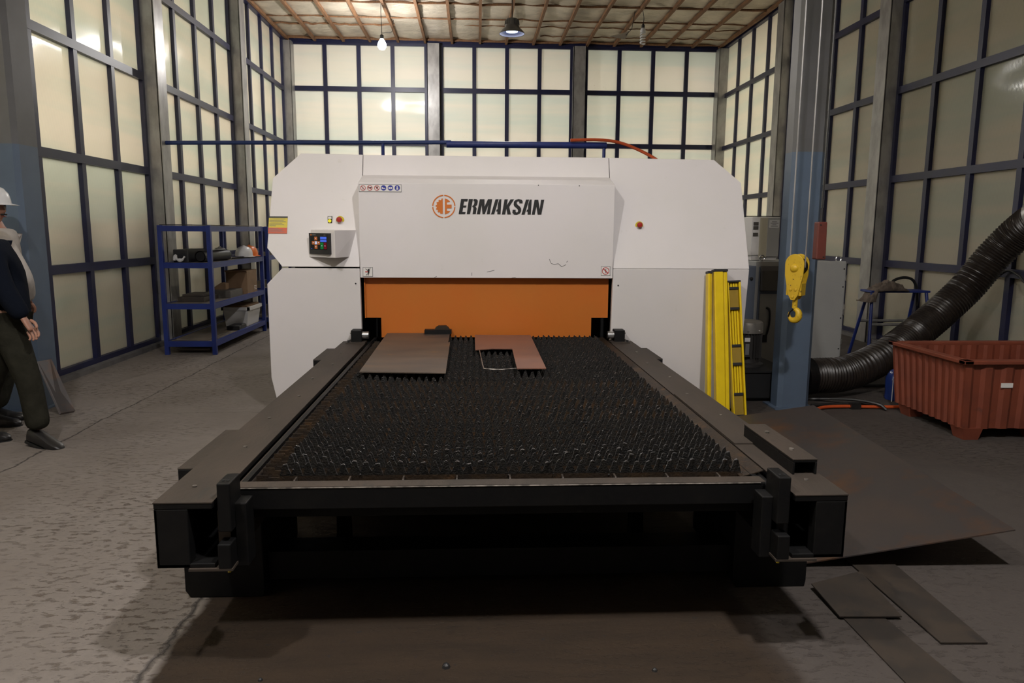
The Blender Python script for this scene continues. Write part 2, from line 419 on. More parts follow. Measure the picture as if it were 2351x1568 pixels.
bx('head_beam', 'navy', wb, XL, XR, YB - .05, YB + .06, 5.52, 5.78)
bx('plinth', 'plinth', wb, XL, XR, YB - .1, YB + .1, -.02, .05)
bx('wall_front', 'plinth', None, -5.2, 6.6, YF - .2, YF, 0, 6)['kind'] = 'structure'

# ceiling: wrinkled foil between timber battens
cl = empty('ceiling', (.7, 10, ZC), kind='structure')
g = MB(); NX, NY = 96, 60
for j in range(NY + 1):
    for i in range(NX + 1):
        x = XL - .3 + (XR - XL + .6) * i / NX; y = 12.4 + (17.1 - 12.4) * j / NY
        z = ZC + .035 * noise.noise(Vector((x * 1.7, y * 1.3, 0))) + .02 * noise.noise(Vector((x * 4, y * 9, 3))) - .03 * abs(math.sin((x - XL) / .615 * math.pi)) ** .7
        g.v.append((x, y, z))
for j in range(NY):
    for i in range(NX):
        k = j * (NX + 1) + i; g.f.append((k, k + NX + 1, k + NX + 2, k + 1)); g.mi.append(0)
g.build('foil', 'foil', cl, smooth=True)
bx('foil', 'foil', cl, XL - .3, XR + .3, YF, 12.4, ZC - .02, ZC + .02)
bx('roof_deck', 'plinth', cl, -5.2, 6.6, YF - .2, 18, ZC + .12, ZC + .2)
bats = [660, 723, 785, 848, 910, 972, 1035, 1098, 1163, 1224, 1286, 1346, 1405, 1465, 1526, 1585, 1645]
for i in range(17):
    x = -4.02 + (5.45 + 4.02) * i / 16; j = random.uniform(-.015, .015)
    b = MB(); ps = []
    for k in range(9):
        y = 12.4 + (YB - .06 - 12.4) * k / 8
        ps.append((x + j + .015 * noise.noise(Vector((x * 3, y * .8, 1))), y, 5.555 + .012 * noise.noise(Vector((x * 5, y, 7)))))
    for k in range(8):
        p, q = ps[k], ps[k + 1]; h = .026; t = .03
        b.hexa([(p[0] - h, p[1], p[2] - t), (p[0] + h, p[1], p[2] - t), (q[0] + h, q[1], q[2] - t), (q[0] - h, q[1], q[2] - t),
                (p[0] - h, p[1], p[2] + t), (p[0] + h, p[1], p[2] + t), (q[0] + h, q[1], q[2] + t), (q[0] - h, q[1], q[2] + t)])
    b.build('batten', 'wood', cl)
for (y, x0, x1, t) in ((14.12, XL, XR, .022), (15.1, XL, XR, .016), (15.62, XL, -1.6, .02), (15.55, -.2, XR, .012), (16.25, 1.4, XR, .012), (16.72, XL, XR, .03)):
    b = MB(); n = 48
    ps = [(x0 + (x1 - x0) * k / n, y + .04 * noise.noise(Vector((k * .35, y, 2))), ZC - .045 + .02 * noise.noise(Vector((k * .5, y, 5)))) for k in range(n + 1)]
    b.tube(ps, t, 6); b.build('cross_lath', 'wood', cl, smooth=True)

# outside, seen only as soft shapes through the sheets
nb = MB().box(6.75, 7.1, -8, 12.9, -.2, 7.5)
for z in [k * .55 for k in range(14)]: nb.box(6.69, 6.75, -8, 12.9, z, z + .06)
tag(nb.build('wall_neighbour', 'brick_out'), kind='structure')
tag(MB().box(-6.0, -5.75, -8, 17.5, -.2, 2.35).build('wall_sky_blocker', 'plinth'), kind='structure')  # added low wall, blocks sky light from the lower left sheets
def parasol(x, y, h, label):
    p = empty('parasol', (x, y, -.2), label, 'parasol', 'parasols outside the left wall')
    MB().lathe((x, y, h), [(.02, .45), (.35, .2), (.60, .0), (.58, -.03), (.32, .16), (.02, .38)], 8).build('canopy', 'canopy', p)
    MB().cyl((x, y, -.2), (x, y, h + .4), .03, 10).build('pole', 'motor_body', p)
parasol(-5.0, 8.0, 1.85, 'dark parasol blurred behind the cloudy sheets above the walking people')
parasol(-5.0, 9.5, 1.85, 'dark parasol blurred behind the cloudy sheets left of the grey column')
parasol(-5.0, 12.0, 1.85, 'dark parasol blurred behind the cloudy sheets above the blue shelf')

# ================================================================== LASER CUTTING MACHINE
def yf(z): return 5.88 + (z - 1.2) * .35 if z >= 1.2 else 5.88 + (1.2 - z) * .075
mc = empty('cutting_machine', (.3, 7.3, 0), 'large white sheet-metal cutting machine with an orange front door', 'machine')
def lean_panel(name, pts, th=.05):
    b = MB(); b.prism([(x, yf(z), z) for x, z in pts], (0, th, 0)); return b.build(name, 'white_paint', mc, bevel=.004)
lean_panel('side_panel', [(-.91, 1.206), (-.91, 2.105), (-1.41, 2.11), (-1.625, 1.905), (-1.64, 1.35), (-1.515, 1.206)])
lean_panel('side_panel', [(-.91, .015), (-.91, 1.194), (-1.515, 1.194), (-1.64, 1.068), (-1.655, .30), (-1.625, .13), (-1.56, .015)])
lean_panel('side_panel', [(1.12, 1.201), (2.238, 1.201), (2.222, 1.905), (2.007, 2.095), (1.12, 2.103)])
lean_panel('side_panel', [(1.12, .015), (2.222, .015), (2.238, 1.199), (1.12, 1.199)])
hood = MB().prism([(-.905, y, z) for y, z in ((5.875, 1.122), (5.875, 1.862), (6.135, 1.938), (6.194, 2.103), (6.32, 2.103), (6.32, 1.122))], (2.02, 0, 0)).build('hood', 'white_paint', mc, bevel=.003)
MB().prism([(x, 6.32, z) for x, z in ((-1.50, 0), (2.1, 0), (2.1, 1.85), (1.95, 2.09), (-1.38, 2.09), (-1.50, 1.85))], (0, 2.5, 0)).build('rear_housing', 'white_edge', mc)
bx('cavity_shade', 'void', mc, -1.5, -1.0, 6.24, 6.31, .02, 1.9)  # black boxes carry the shade inside the machine openings in their colour
bx('cavity_shade', 'void', mc, 1.18, 2.1, 6.24, 6.31, .02, 1.9)
bx('cavity_shade', 'void', mc, -.99, 1.17, 6.28, 6.31, .02, 1.12)
# orange lifting door with notched lower corners
door = MB().prism([(x, 5.955, z) for x, z in ((-.885, 1.121), (1.098, 1.121), (1.098, .793), (.962, .793), (.962, .632), (-.757, .632), (-.757, .793), (-.885, .793))], (0, .03, 0)).build('door', 'orange_paint', mc)
bx('door_edge', 'orange_paint', door, -.885, -.877, 5.935, 5.955, .793, 1.121)
# screw heads
for x, z in ((-.945, 1.075), (1.165, 1.065)):
    MB().cyl((x, yf(z) - .004, z), (x, yf(z) + .01, z), .006, 10).build('screw', 'black', mc)
for x, z in ((.505, 1.855), (.83, 1.853)):
    MB().cyl((x, 5.871, z), (x, 5.88, z), .004, 8).build('screw', 'black', hood)
# scratches on the hood's lower edge
for seg in (((.600, 1.275), (.612, 1.245)), ((.612, 1.243), (.640, 1.232)), ((.640, 1.232), (.672, 1.240)), ((.672, 1.240), (.700, 1.215)), ((.700, 1.215), (.735, 1.232)), ((.738, 1.250), (.748, 1.262)), ((.10, 1.17), (.16, 1.185)), ((-.02, 1.14), (-.02, 1.165)), ((-.32, 1.125), (-.30, 1.135)), ((.3, 1.124), (.33, 1.128))):
    (x0, z0), (x1, z1) = seg; MB().tube([(x0, 5.8745, z0), (x1, 5.8745, z1)], .0022, 5).build('scratch_mark', 'ink_grey', hood)


# --- lettering and emblem (flat vinyl on the hood)
def FX(px): return -.891 + (px - 826) * .003422
def FZ(px, py): return 1.8585 - (py - 420) * .003387 + (px - 826) * 3.2e-5
def cp(p): x, y = 960 + p[0] * .1361, 420 + p[1] * .1361; return (FX(x), 5.8748, FZ(x, y))
def vinyl(name, polys, m, parent=None, conv=cp, th=.003):
    bm = bmesh.new()
    for poly in polys:
        vs = [bm.verts.new(conv(p)) for p in poly]; f = bm.faces.new(vs); f.normal_update()
        if f.normal.y > 0: f.normal_flip()
    bmesh.ops.triangulate(bm, faces=bm.faces[:])
    r = bmesh.ops.extrude_face_region(bm, geom=bm.faces[:])
    for v in [e for e in r['geom'] if isinstance(e, bmesh.types.BMVert)]: v.co.y -= th
    parent = parent or hood; o0 = root_loc(parent)
    for v in bm.verts: v.co -= o0
    bmesh.ops.recalc_face_normals(bm, faces=bm.faces[:])
    me = bpy.data.meshes.new(name); bm.to_mesh(me); bm.free(); me.materials.append(M[m])
    o = bpy.data.objects.new(name, me); COL.objects.link(o); o.parent = parent; return o
A1 = [(1285, 273), (1340, 273), (1265, 526), (1210, 526)]
A2 = [(1352, 273), (1386, 273), (1372, 526), (1318, 526), (1318, 478), (1296, 478), (1306, 442), (1322, 442), (1328, 350)]
letters = [
    [[(705, 268), (820, 268), (810, 308), (757, 308), (743, 376), (795, 376), (787, 410), (740, 410), (725, 487), (780, 487), (772, 522), (662, 522)]],
    [[(835, 270), (905, 270), (855, 522), (800, 522)],
     [(918, 270), (950, 270), (975, 275), (987, 295), (985, 325), (975, 365), (962, 382), (945, 394), (960, 408), (968, 430), (960, 470), (952, 522), (897, 522), (912, 430), (908, 408), (893, 400), (897, 380), (918, 368), (928, 335), (928, 306), (913, 300)]],
    [[(1020, 272), (1100, 272), (1102, 395), (1157, 272), (1230, 272), (1190, 524), (1138, 524), (1165, 370), (1105, 524), (1066, 524), (1052, 370), (1025, 524), (970, 524)]],
    [A1, A2],
    [[(1438, 274), (1495, 274), (1478, 375), (1540, 274), (1600, 274), (1520, 400), (1548, 528), (1490, 528), (1470, 430), (1452, 528), (1396, 528)]],
    [[(1745, 342), (1690, 342), (1692, 317), (1675, 306), (1656, 312), (1645, 335), (1660, 365), (1700, 395), (1722, 430), (1722, 475), (1700, 515), (1650, 535), (1600, 530), (1573, 500), (1578, 450), (1630, 450), (1628, 480), (1640, 495), (1660, 492), (1672, 470), (1665, 445), (1635, 415), (1605, 390), (1594, 360), (1600, 312), (1630, 281), (1680, 270), (1730, 280), (1747, 305)]],
    [[(x + 518, y + 5) for x, y in A1], [(x + 516, y + 5) for x, y in A2]],
    [[(1950, 280), (2012, 280), (2040, 440), (2060, 280), (2115, 280), (2068, 532), (2005, 532), (1982, 400), (1955, 532), (1905, 532)]],
]
for L_ in letters: vinyl('letter', L_, 'ink')
def arc(cx, cy, r, a0, a1, n=10): return [(cx + r * math.cos(R(a0 + (a1 - a0) * k / n)), cy + r * math.sin(R(a0 + (a1 - a0) * k / n))) for k in range(n + 1)]
emb = []
for q in range(4):
    a0, a1 = q * 90 + 3, q * 90 + 87
    emb.append(arc(413, 392, 196, a0, a1, 12) + arc(413, 392, 177, a1, a0, 12))
gear = [(396, 525), (396, 258)]
for k in range(7):
    a = 263 - k * 24.5
    for da, rr in ((0, 136), (-9, 136), (-12, 119), (-21, 119)):
        aa = a + da
        if aa > 97: gear.append((413 + rr * math.cos(R(aa)) - 2, 392 - rr * math.sin(R(aa)) * -1 * -1 if False else 392 + rr * math.sin(R(aa))))
# order: walk from the top (angle 263) down the left side to the bottom
gear = [(396, 525), (396, 258)] + [p for p in gear[2:]]
emb.append(gear)
emb.append([(430, 258)] + arc(413, 392, 133, -78, -36, 6) + [(465, 322), (465, 362), (545, 362), (545, 424), (465, 424), (465, 464)] + arc(413, 392, 133, 36, 78, 6) + [(430, 525)])
vinyl('emblem', emb, 'logo_orange')

# --- small signs
def slab(o, u, v, n, u0, u1, v0, v1, n0, n1):
    o, u, v, n = Vector(o), Vector(u), Vector(v), Vector(n)
    P = lambda a, b, c: tuple(o + u * a + v * b + n * c)
    return [P(u0, v0, n0), P(u1, v0, n0), P(u1, v0, n1), P(u0, v0, n1), P(u0, v1, n0), P(u1, v1, n0), P(u1, v1, n1), P(u0, v1, n1)]
def fr(px0, px1, py0, py1, y0, y1, b=None):
    b = b or MB(); mx = (px0 + px1) / 2
    return b.box(FX(px0), FX(px1), y0, y1, FZ(mx, py1), FZ(mx, py0))
pid = lambda p: (FX(p[0]), 5.8722, FZ(p[0], p[1]))
def ring(cx, cy, r0, r1, n=24): return [[(cx + q * math.cos(2 * math.pi * t / n), cy + q * math.sin(2 * math.pi * t / n)) for q, t in ((r0, k), (r0, k + 1), (r1, k + 1), (r1, k))] for k in range(n)]
def disc(cx, cy, r, n=20): return [(cx + r * math.cos(2 * math.pi * k / n), cy + r * math.sin(2 * math.pi * k / n)) for k in range(n)]
strip = fr(824, 920, 423, 440, 5.872, 5.8755).build('safety_sign', 'white_label', hood)
b = MB()
for q in ((824, 920, 423, 423.8), (824, 920, 439.2, 440), (824, 824.8, 423, 440), (919.2, 920, 423, 440)): fr(*q, 5.871, 5.873, b)
b.build('sign_border', 'ink_grey', strip)
for i, cx in enumerate((832.9, 848.4, 864.3)):
    cy = 431.2
    gl = [[(cx - 3, cy - 3), (cx + 1, cy - 4), (cx + 3, cy - 1), (cx, cy + 1)], [(cx - 4, cy - 1), (cx + 4, cy - 2), (cx + 4, cy + 1), (cx - 3, cy + 1)], [(cx - 3, cy - 3), (cx + 3, cy - 3), (cx + 1, cy + 3), (cx, cy + 3)]][i]
    if i: vinyl('sign_symbol', [gl], 'ink', strip, pid, .0015)
    else: vinyl('sign_symbol', [[(cx - .6, cy - 3.5), (cx + .6, cy - 3.5), (cx + .8, cy + 3.5), (cx - .8, cy + 3.5)]], 'ink_grey', strip, pid, .0015)
    vinyl('sign_ring', ring(cx, cy, 5.0, 6.1) + [[(cx - 4.4, cy - 3.6), (cx - 3.6, cy - 4.4), (cx + 4.4, cy + 3.6), (cx + 3.6, cy + 4.4)]], 'sign_red', strip, pid, .002)
for i, cx in enumerate((879.5, 895.0, 910.6)):
    cy = 431.2
    vinyl('sign_disc', [disc(cx, cy, 6.1)], 'sign_blue', strip, pid, .0015)
    gl = [[[(cx - 4, cy - 2), (cx - 2, cy - 2), (cx - 1, cy), (cx + 4, cy + .6), (cx + 4, cy + 2), (cx - 4, cy + 2)]], [[(cx - 4, cy - 2), (cx - .3, cy - 1.6), (cx - .3, cy + 2.4), (cx - 4, cy + 2)], [(cx + .3, cy - 1.6), (cx + 4, cy - 2), (cx + 4, cy + 2), (cx + .3, cy + 2.4)]], [disc(cx, cy - 2, 1.9, 10), [(cx - 2, cy + .4), (cx + 2, cy + .4), (cx + 2.2, cy + 4), (cx - 2.2, cy + 4)]]][i]
    vinyl('sign_symbol', gl, 'white_label', strip, pid, .003)
# crush warning, lower left, and no-touch sign, lower right
w1 = fr(828, 851, 613, 635, 5.872, 5.8755).build('warning_sign', 'white_label', hood)
b = MB()
for q in ((828, 851, 613, 613.9), (828, 851, 633.8, 634.7), (828, 828.9, 613, 634.7), (850.1, 851, 613, 634.7)): fr(*q, 5.871, 5.873, b)
b.build('sign_border', 'ink_grey', w1)
vinyl('sign_symbol', [disc(841.2, 618.3, 1.6, 10), [(838.6, 620.5), (843.6, 619.5), (843, 627), (840, 627)], [(842, 621), (845.2, 614.2), (846, 614.6), (843.4, 621.5)], [(839.6, 622), (834, 616.6), (834.6, 616), (840.4, 620.6)], [(840, 626.5), (841.6, 627), (836, 632.2), (835, 631.6)], [(841.4, 627), (843, 626.6), (841, 632.2), (839.6, 632)]], 'ink', w1, pid, .0015)
vinyl('sign_symbol', [[(833.6, 622.6), (840, 622.6), (840, 625), (833.6, 625)]], 'sign_red', w1, pid, .002)
w2 = fr(1384, 1406, 614, 636, 5.872, 5.8755).build('warning_sign', 'white_label', hood)
b = MB()
for q in ((1384, 1406, 614, 614.9), (1384, 1406, 635, 635.9), (1384, 1384.9, 614, 635.9), (1405.1, 1406, 614, 635.9)): fr(*q, 5.871, 5.873, b)
b.build('sign_border', 'ink_grey', w2)
vinyl('sign_ring', ring(1395, 625, 7.2, 8.6) + [[(1389, 620.4), (1390.4, 619), (1401, 629.6), (1399.6, 631)]], 'sign_red', w2, pid, .002)
vinyl('sign_symbol', [[(1393.6, 621), (1396, 620.5), (1396.6, 629), (1394, 629.4)]], 'ink_grey', w2, pid, .0015)
# yellow-and-red notice on the left panel (leaning plane)
def lean(u, w, o=.003): return (u, yf(w) - o, w)
def leanbox(x0, x1, z0, z1, t, name, m, parent):
    return MB().prism([lean(x0, z0, t), lean(x1, z0, t), lean(x1, z1, t), lean(x0, z1, t)], (0, .003, 0)).build(name, m, parent)
nt_ = leanbox(-1.637, -1.490, 1.465, 1.600, .004, 'notice', 'label_yellow', mc)
leanbox(-1.637, -1.490, 1.465, 1.511, .005, 'notice_band', 'label_red', nt_)
leanbox(-1.637, -1.490, 1.587, 1.600, .005, 'notice_band', 'ink', nt_)
for k, (z, w) in enumerate(((1.578, .12), (1.566, .11), (1.556, .125), (1.544, .10), (1.534, .115), (1.524, .05), (1.503, .07), (1.494, .11), (1.486, .10), (1.477, .12))):
    leanbox(-1.63, -1.63 + w, z, z + .0028, .0062, 'notice_text', 'ink_grey', nt_)
# emergency stops and indicator lamp
def estop(x, z):
    y = yf(z)
    b = MB().lathe((x, y, z), [(.0, -.002), (.033, -.002), (.033, .004), (.0, .004)], 20, axis='Y').build('stop_plate', 'label_yellow', mc)
    MB().lathe((x - .002, y, z + .004), [(.0, .0), (.013, .0), (.013, .022), (.022, .024), (.0225, .036), (.018, .042), (.0, .044)], 20, axis='Y').build('stop_button', 'knob_red', b, smooth=True)
    vinyl('stop_text', [[(x + d, z - .028), (x + d + .005, z - .028), (x + d + .005, z - .020), (x + d, z - .020)] for d in (-.016, -.008, 0, .008)], 'ink', b, lambda p: (p[0], y - .0035, p[1]), .001)
estop(-1.075, 1.573); estop(1.347, 1.548)
b = bx('indicator', 'black', mc, -1.171, -1.138, yf(1.58) - .012, yf(1.58) + .01, 1.548, 1.604)
bx('indicator_label', 'white_label', b, -1.168, -1.141, yf(1.58) - .0135, yf(1.58), 1.583, 1.601)
MB().lathe((-1.156, yf(1.58) - .008, 1.567), [(.013, 0), (.013, .012), (.009, .02), (0, .022)], 16, axis='Y').build('indicator_lens', 'e_yellow', b, smooth=True)
# control box: a wedge turned towards the operator's side
Lb, Rb, Bb = (-1.31, 5.91, 1.283), (-1.070, 5.73, 1.282), (-.985, 5.93, 1.283)
Lt, Rt, Bt = (-1.31, 5.99, 1.497), (-1.070, 5.73, 1.492), (-.938, 6.0, 1.497)
cb = MB().add([Lb, Rb, Bb, Lt, Rt, Bt], [(0, 2, 1), (3, 4, 5), (0, 1, 4, 3), (1, 2, 5, 4), (2, 0, 3, 5)]).build('control_box', 'white_paint', mc, bevel=.003)
o = Vector((-1.31, 5.95, 1.283)) ; u = (Vector(Rb) - Vector((-1.31, 5.91, 1.283))); v = Vector(Lt) - Vector(Lb); 
o = Vector(Lb); u = Vector(Rb) - o; v = (Vector(Lt) - o); n = u.cross(Vector((0, 0, 1))).normalized()
if n.y > 0: n = -n
# the face twists slightly, so the screen sits in its own flat bezel
o2 = Vector((-1.300, 5.925, 1.290)); u2 = Vector((-1.074, 5.733, 1.290)) - o2; v2 = Vector((0, .0, .200)); n2 = Vector((-u2.y, u2.x, 0)).normalized() * -1
if n2.y > 0: n2 = -n2
o2 += n2 * .012
def scr(name, m, u0, u1, v0, v1, d, parent, d0=-.05): return MB().hexa(slab(o2, u2, v2, n2, u0, u1, v0, v1, d0 if d < .013 else d - .003, d)).build(name, m, parent)
bz = scr('bezel', 'black', .06, .88, .09, .90, .012, cb, -.012)
scr('display', 'screen_black', .13, .80, .26, .78, .0135, bz)
for (a, b_, c, d) in ((.30, .41, .62, .76), (.30, .41, .30, .44), (.19, .30, .46, .59), (.41, .52, .46, .59)): scr('screen_key', 'e_orange', a, b_, c, d, .015, bz)
scr('screen_key', 'e_white', .315, .40, .465, .585, .0155, bz)
for (a, c) in ((.345, .68), (.345, .36), (.235, .52), (.455, .52)): scr('screen_arrow', 'e_white', a, a + .025, c, c + .03, .0165, bz)
scr('screen_key', 'e_blue', .54, .79, .67, .76, .015, bz); scr('screen_key', 'e_blue', .54, .79, .56, .65, .015, bz)
scr('screen_key', 'e_green', .54, .66, .29, .54, .015, bz); scr('screen_key', 'e_red', .68, .79, .29, .54, .015, bz)
scr('screen_arrow', 'e_white', .59, .615, .40, .43, .0165, bz); scr('screen_arrow', 'e_white', .72, .745, .40, .43, .0165, bz)
scr('screen_arrow', 'e_blue', .17, .19, .29, .31, .0165, bz)
scr('bezel_mark', 'logo_orange', .13, .18, .81, .86, .0135, bz); scr('bezel_mark', 'ink_grey', .20, .35, .82, .85, .0135, bz); scr('bezel_mark', 'ink_grey', .68, .75, .82, .84, .0135, bz)

# ================================================================== CUTTING TABLE
tb = empty('shuttle_table', (.12, 4.2, 0), 'long black-framed cutting table with rows of slag-crusted saw-tooth slats', 'table')
ZT = .605
for (xo, xi) in ((-1.055, -.865), (1.285, 1.10)):
    x0, x1 = min(xo, xi), max(xo, xi); s = 1 if xo < 0 else -1
    be = MB()
    be.box(x0, x1, 2.35, 5.9, .585, ZT)                                   # top plate of the C-beam
    be.box(*sorted((xo, xo + s * .012)), 2.35, 5.9, .38, .585)           # outer web
    be.box(*sorted((xo, xo + s * .11)), 2.35, 2.40, .38, .585)            # end plate
    be.box(x0, x1, 2.35, 5.9, .38, .395)
    be.build('rail_beam', 'black_steel', tb, bevel=.003)
    cv = bx('rail_cover', 'dusty_steel', tb, x0 - .001, x1 + .001, 2.349, 5.9, ZT, ZT + .004)
    for k in range(8):
        y = 2.5 + k * .47; xx = xo + s * (.08 + .03 * (k % 2))
        MB().cyl((xx, y, ZT + .003), (xx, y, ZT + .009), .008, 8).build('screw', 'dusty_edge', cv)
    # guide track for the pallet rollers
    xt = xi + s * .028
    tr = MB().tube([(xt, 2.42, .575), (xt, 6.2, .575)], .022, 10); tr.box(xt - .03, xt + .03, 2.4, 6.2, .40, .56)
    tr.build('guide_track', 'dusty_steel' if s > 0 else 'black_steel', tb, smooth=True)
    # four box legs
    for (y0, y1) in ((2.875, 3.45), (5.36, 5.88)):
        a, c = sorted((xo - s * .13, xo + s * .19))
        lg = MB().prism([(a + .02, y0, 0), (c - .005, y0, 0), (c, y0, .03), (c, y0, .375), (a, y0, .375), (a, y0, .03)], (0, y1 - y0, 0))
        a2, c2 = sorted((xo - s * .13, xo - s * .001))
        lg.box(a2, c2, y0, y1, .376, .548)
        l = lg.build('leg', 'black_steel', tb, bevel=.004)
        bx('leg_cap', 'dusty_steel', l, a2, c2, y0, y1, .548, .552)
    # end stop: post, lever and lower hook block
    xp = xi + s * .035
    st = bx('end_stop', 'black_steel', tb, xp - .022, xp + .022, 2.36, 2.47, .50, .668, .004)
    for dx in (-.008, .008): MB().cyl((xp + dx, 2.39, .667), (xp + dx, 2.39, .6705), .005, 8).build('screw', 'void', st)
    bx('stop_bracket', 'black_steel', tb, xp - .03 + s * .03, xp + .03 + s * .03, 2.40, 2.48, .36, .585, .004)
    bx('hook_block', 'black_steel', tb, xp - .022, xp + .022, 2.34, 2.46, .378, .465, .004)
    bx('hook_arm', 'dusty_steel', tb, *sorted((xi - s * .085, xi + s * .06)), 2.34, 2.52, .372, .38)
    MB().cyl((xp, 2.38, .35), (xp, 2.38, .38), .006, 8).build('bolt', 'label_yellow', tb)
    # roller block where the rail enters the machine
    rb = bx('roller_block', 'black_steel', tb, *sorted((xi - s * .03, xi - s * .115)), 5.80, 5.90, ZT + .005, ZT + .105, .006)
    bx('roller_plate', 'dusty_steel', rb, *sorted((xi - s * .0, xi - s * .15)), 5.76, 5.905, ZT + .0045, ZT + .012)
    MB().cyl((xi - s * .03, 5.85, ZT + .06), (xi + s * .02, 5.85, ZT + .06), .03, 14).build('roller', 'chrome', rb, smooth=True)
    for dz in (.03, .08): MB().cyl((xi - s * .115, 5.83, ZT + dz), (xi - s * .125, 5.83, ZT + dz), .007, 8).build('bolt', 'dusty_edge', rb)
    for dy in (5.775, 5.89): MB().cyl((xi - s * .13, dy, ZT + .01), (xi - s * .13, dy, ZT + .028), .009, 8).build('bolt', 'black', rb)
# extra channel on the right-hand rail
ch = MB(); ch.box(1.180, 1.272, 2.56, 3.06, .655, .665); ch.box(1.180, 1.188, 2.56, 3.06, .61, .655); ch.box(1.264, 1.272, 2.56, 3.06, .61, .655)
ch = ch.build('guard_channel', 'black_steel', tb, bevel=.002); bx('channel_cover', 'dusty_steel', ch, 1.179, 1.273, 2.559, 3.06, .665, .668)
for y in (2.68, 2.92): MB().cyl((1.225, y, .667), (1.225, y, .674), .01, 8).build('bolt', 'dusty_edge', ch)
bx('rail_joint_plate', 'dusty_steel', tb, 1.10, 1.20, 2.95, 3.9, ZT + .004, ZT + .010)
# cross members
bx('cross_beam', 'black_steel', tb, -.86, 1.10, 2.92, 3.06, .05, .175, .004)
bx('cross_beam', 'black_steel', tb, -.86, 1.10, 3.55, 3.65, .30, .36, .004)
bx('cross_beam', 'black_steel', tb, -.86, 1.10, 5.6, 5.75, .05, .20, .004)
bx('shade_panel', 'black_steel', tb, -.86, 1.10, 5.25, 5.28, .02, .46)  # added black panel, closes the view through and keeps the underside dark
for x in (-.62, .78): MB().prism([(x - .03, 3.3, .0), (x + .03, 3.3, .0), (x + .02, 3.3, .34), (x - .02, 3.3, .34)], (0, .1, 0)).build('strut', 'black_steel', tb)
# pallet frame
PX0, PX1 = -.838, 1.055
fb = bx('front_bar', 'black_steel', tb, PX0, PX1, 2.495, 2.56, .522, .604, .004)
bx('bar_top', 'dusty_steel', fb, PX0 + .002, PX1 - .002, 2.498, 2.558, .604, .6055)
MB().tube([(PX0 + .02, 2.4952, .602), (PX1 - .02, 2.4952, .602)], .0025, 6).build('worn_edge', 'dusty_edge', fb)
bx('pallet_side', 'black_steel', tb, PX0, PX0 + .02, 2.56, 6.2, .44, .60)
bx('pallet_side', 'black_steel', tb, PX1 - .02, PX1, 2.56, 6.2, .44, .60)
MB().hexa([(PX1 - .055, 2.6, .585), (PX1 + .03, 2.6, .61), (PX1 + .03, 6.1, .61), (PX1 - .055, 6.1, .585), (PX1 - .055, 2.6, .589), (PX1 + .03, 2.6, .614), (PX1 + .03, 6.1, .614), (PX1 - .055, 6.1, .589)]).build('side_chute', 'rust_slat', tb)
for k in range(10):
    x = -.66 + k * .197
    MB().prism([(x, 2.562, .51), (x, 2.562, .555), (x, 2.60, .595), (x, 2.64, .595), (x, 2.64, .51)], (.006, 0, 0)).build('gusset', 'dusty_steel', tb)
    bx('long_rib', 'black_steel', tb, x, x + .006, 2.64, 6.2, .512, .55)
bx('shade_tray', 'void', tb, PX0 + .02, PX1 - .02, 2.562, 6.2, .47, .51)  # near-black tray, shade behind and below the front bar put into its colour
# saw-tooth slats
def slat_mesh(seed, crust):
    rnd = random.Random(seed); b = MB(); x0, x1 = PX0 + .03, PX1 - .03; nt_ = 41; fx = .085
    xs = [(x0, .602, .0016), (x0 + fx * .5, .602, .0016), (x0 + fx * .5 + .001, .592, .0016), (x0 + fx, .592, .0016)]
    p = (x1 - .015 - x0 - fx) / nt_
    for k in range(nt_):
        a = x0 + fx + k * p; c = crust * rnd.uniform(.4, 1.3); tip = .657 - rnd.uniform(0, .004 + .008 * c)
        lean_ = rnd.uniform(-.002, .002) * (1 + 2 * c)
        xs.append((a, .598 + rnd.uniform(0, .010) * c, .0016 + .0015 * c * rnd.random()))
        xs.append((a + p * .22, .598 + (tip - .598) * (.46 + .10 * c), .0016 + .0022 * c * rnd.random()))
        xs.append((a + p * (.38 - .05 * c), .598 + (tip - .598) * (.78 + .10 * c), .0016 + .003 * c * rnd.random()))
        xs.append((a + p * .5 + lean_, tip, .0018 + .0042 * c * rnd.random()))
        xs.append((a + p * (.62 + .05 * c), .598 + (tip - .598) * (.78 + .10 * c), .0016 + .003 * c * rnd.random()))
        xs.append((a + p * .78, .598 + (tip - .598) * (.46 + .10 * c), .0016 + .0022 * c * rnd.random()))
    xs.append((x1 - .015, .598, .0016)); xs.append((x1, .598, .0016))
    vs = []; fs = []; mi = []
    for (x, z, t) in xs:
        zm = min(.604 - .004 * crust, z - .001)
        vs += [(x, -.0016, .50), (x, -.0018, zm), (x, -t, z), (x, t, z), (x, .0018, zm), (x, .0016, .50)]
    for i in range(len(xs) - 1):
        a, c = i * 6, (i + 1) * 6
        for k in range(5):
            fs.append((a + k, c + k, c + k + 1, a + k + 1)); mi.append((1 if k == 2 else 2 if k in (1, 3) else 0) if i > 3 and crust > .3 else (1 if k == 2 and i > 3 else 0))
    b.v = vs; b.f = fs; b.mi = mi
    # loose beads of slag
    for k in range(int(34 * crust)):
        i = rnd.randrange(4, len(xs)); x, z, t = xs[i]; r = rnd.uniform(.0015, .0045)
        dy = rnd.uniform(-.008, .008); z -= rnd.uniform(0, .012)
        b.add([(x + r, dy, z), (x - r, dy, z), (x, dy + r, z), (x, dy - r, z), (x, dy, z + r), (x, dy, z - r)], [(0, 2, 4), (2, 1, 4), (1, 3, 4), (3, 0, 4), (2, 0, 5), (1, 2, 5), (3, 1, 5), (0, 3, 5)], 1)
    me = bpy.data.meshes.new('slat'); me.from_pydata(b.v, [], b.f); me.update()
    me.materials.append(M['rust_slat']); me.materials.append(M['slag']); me.materials.append(M['slag_face']); me.polygons.foreach_set('material_index', b.mi)
    return me
kinds = {}
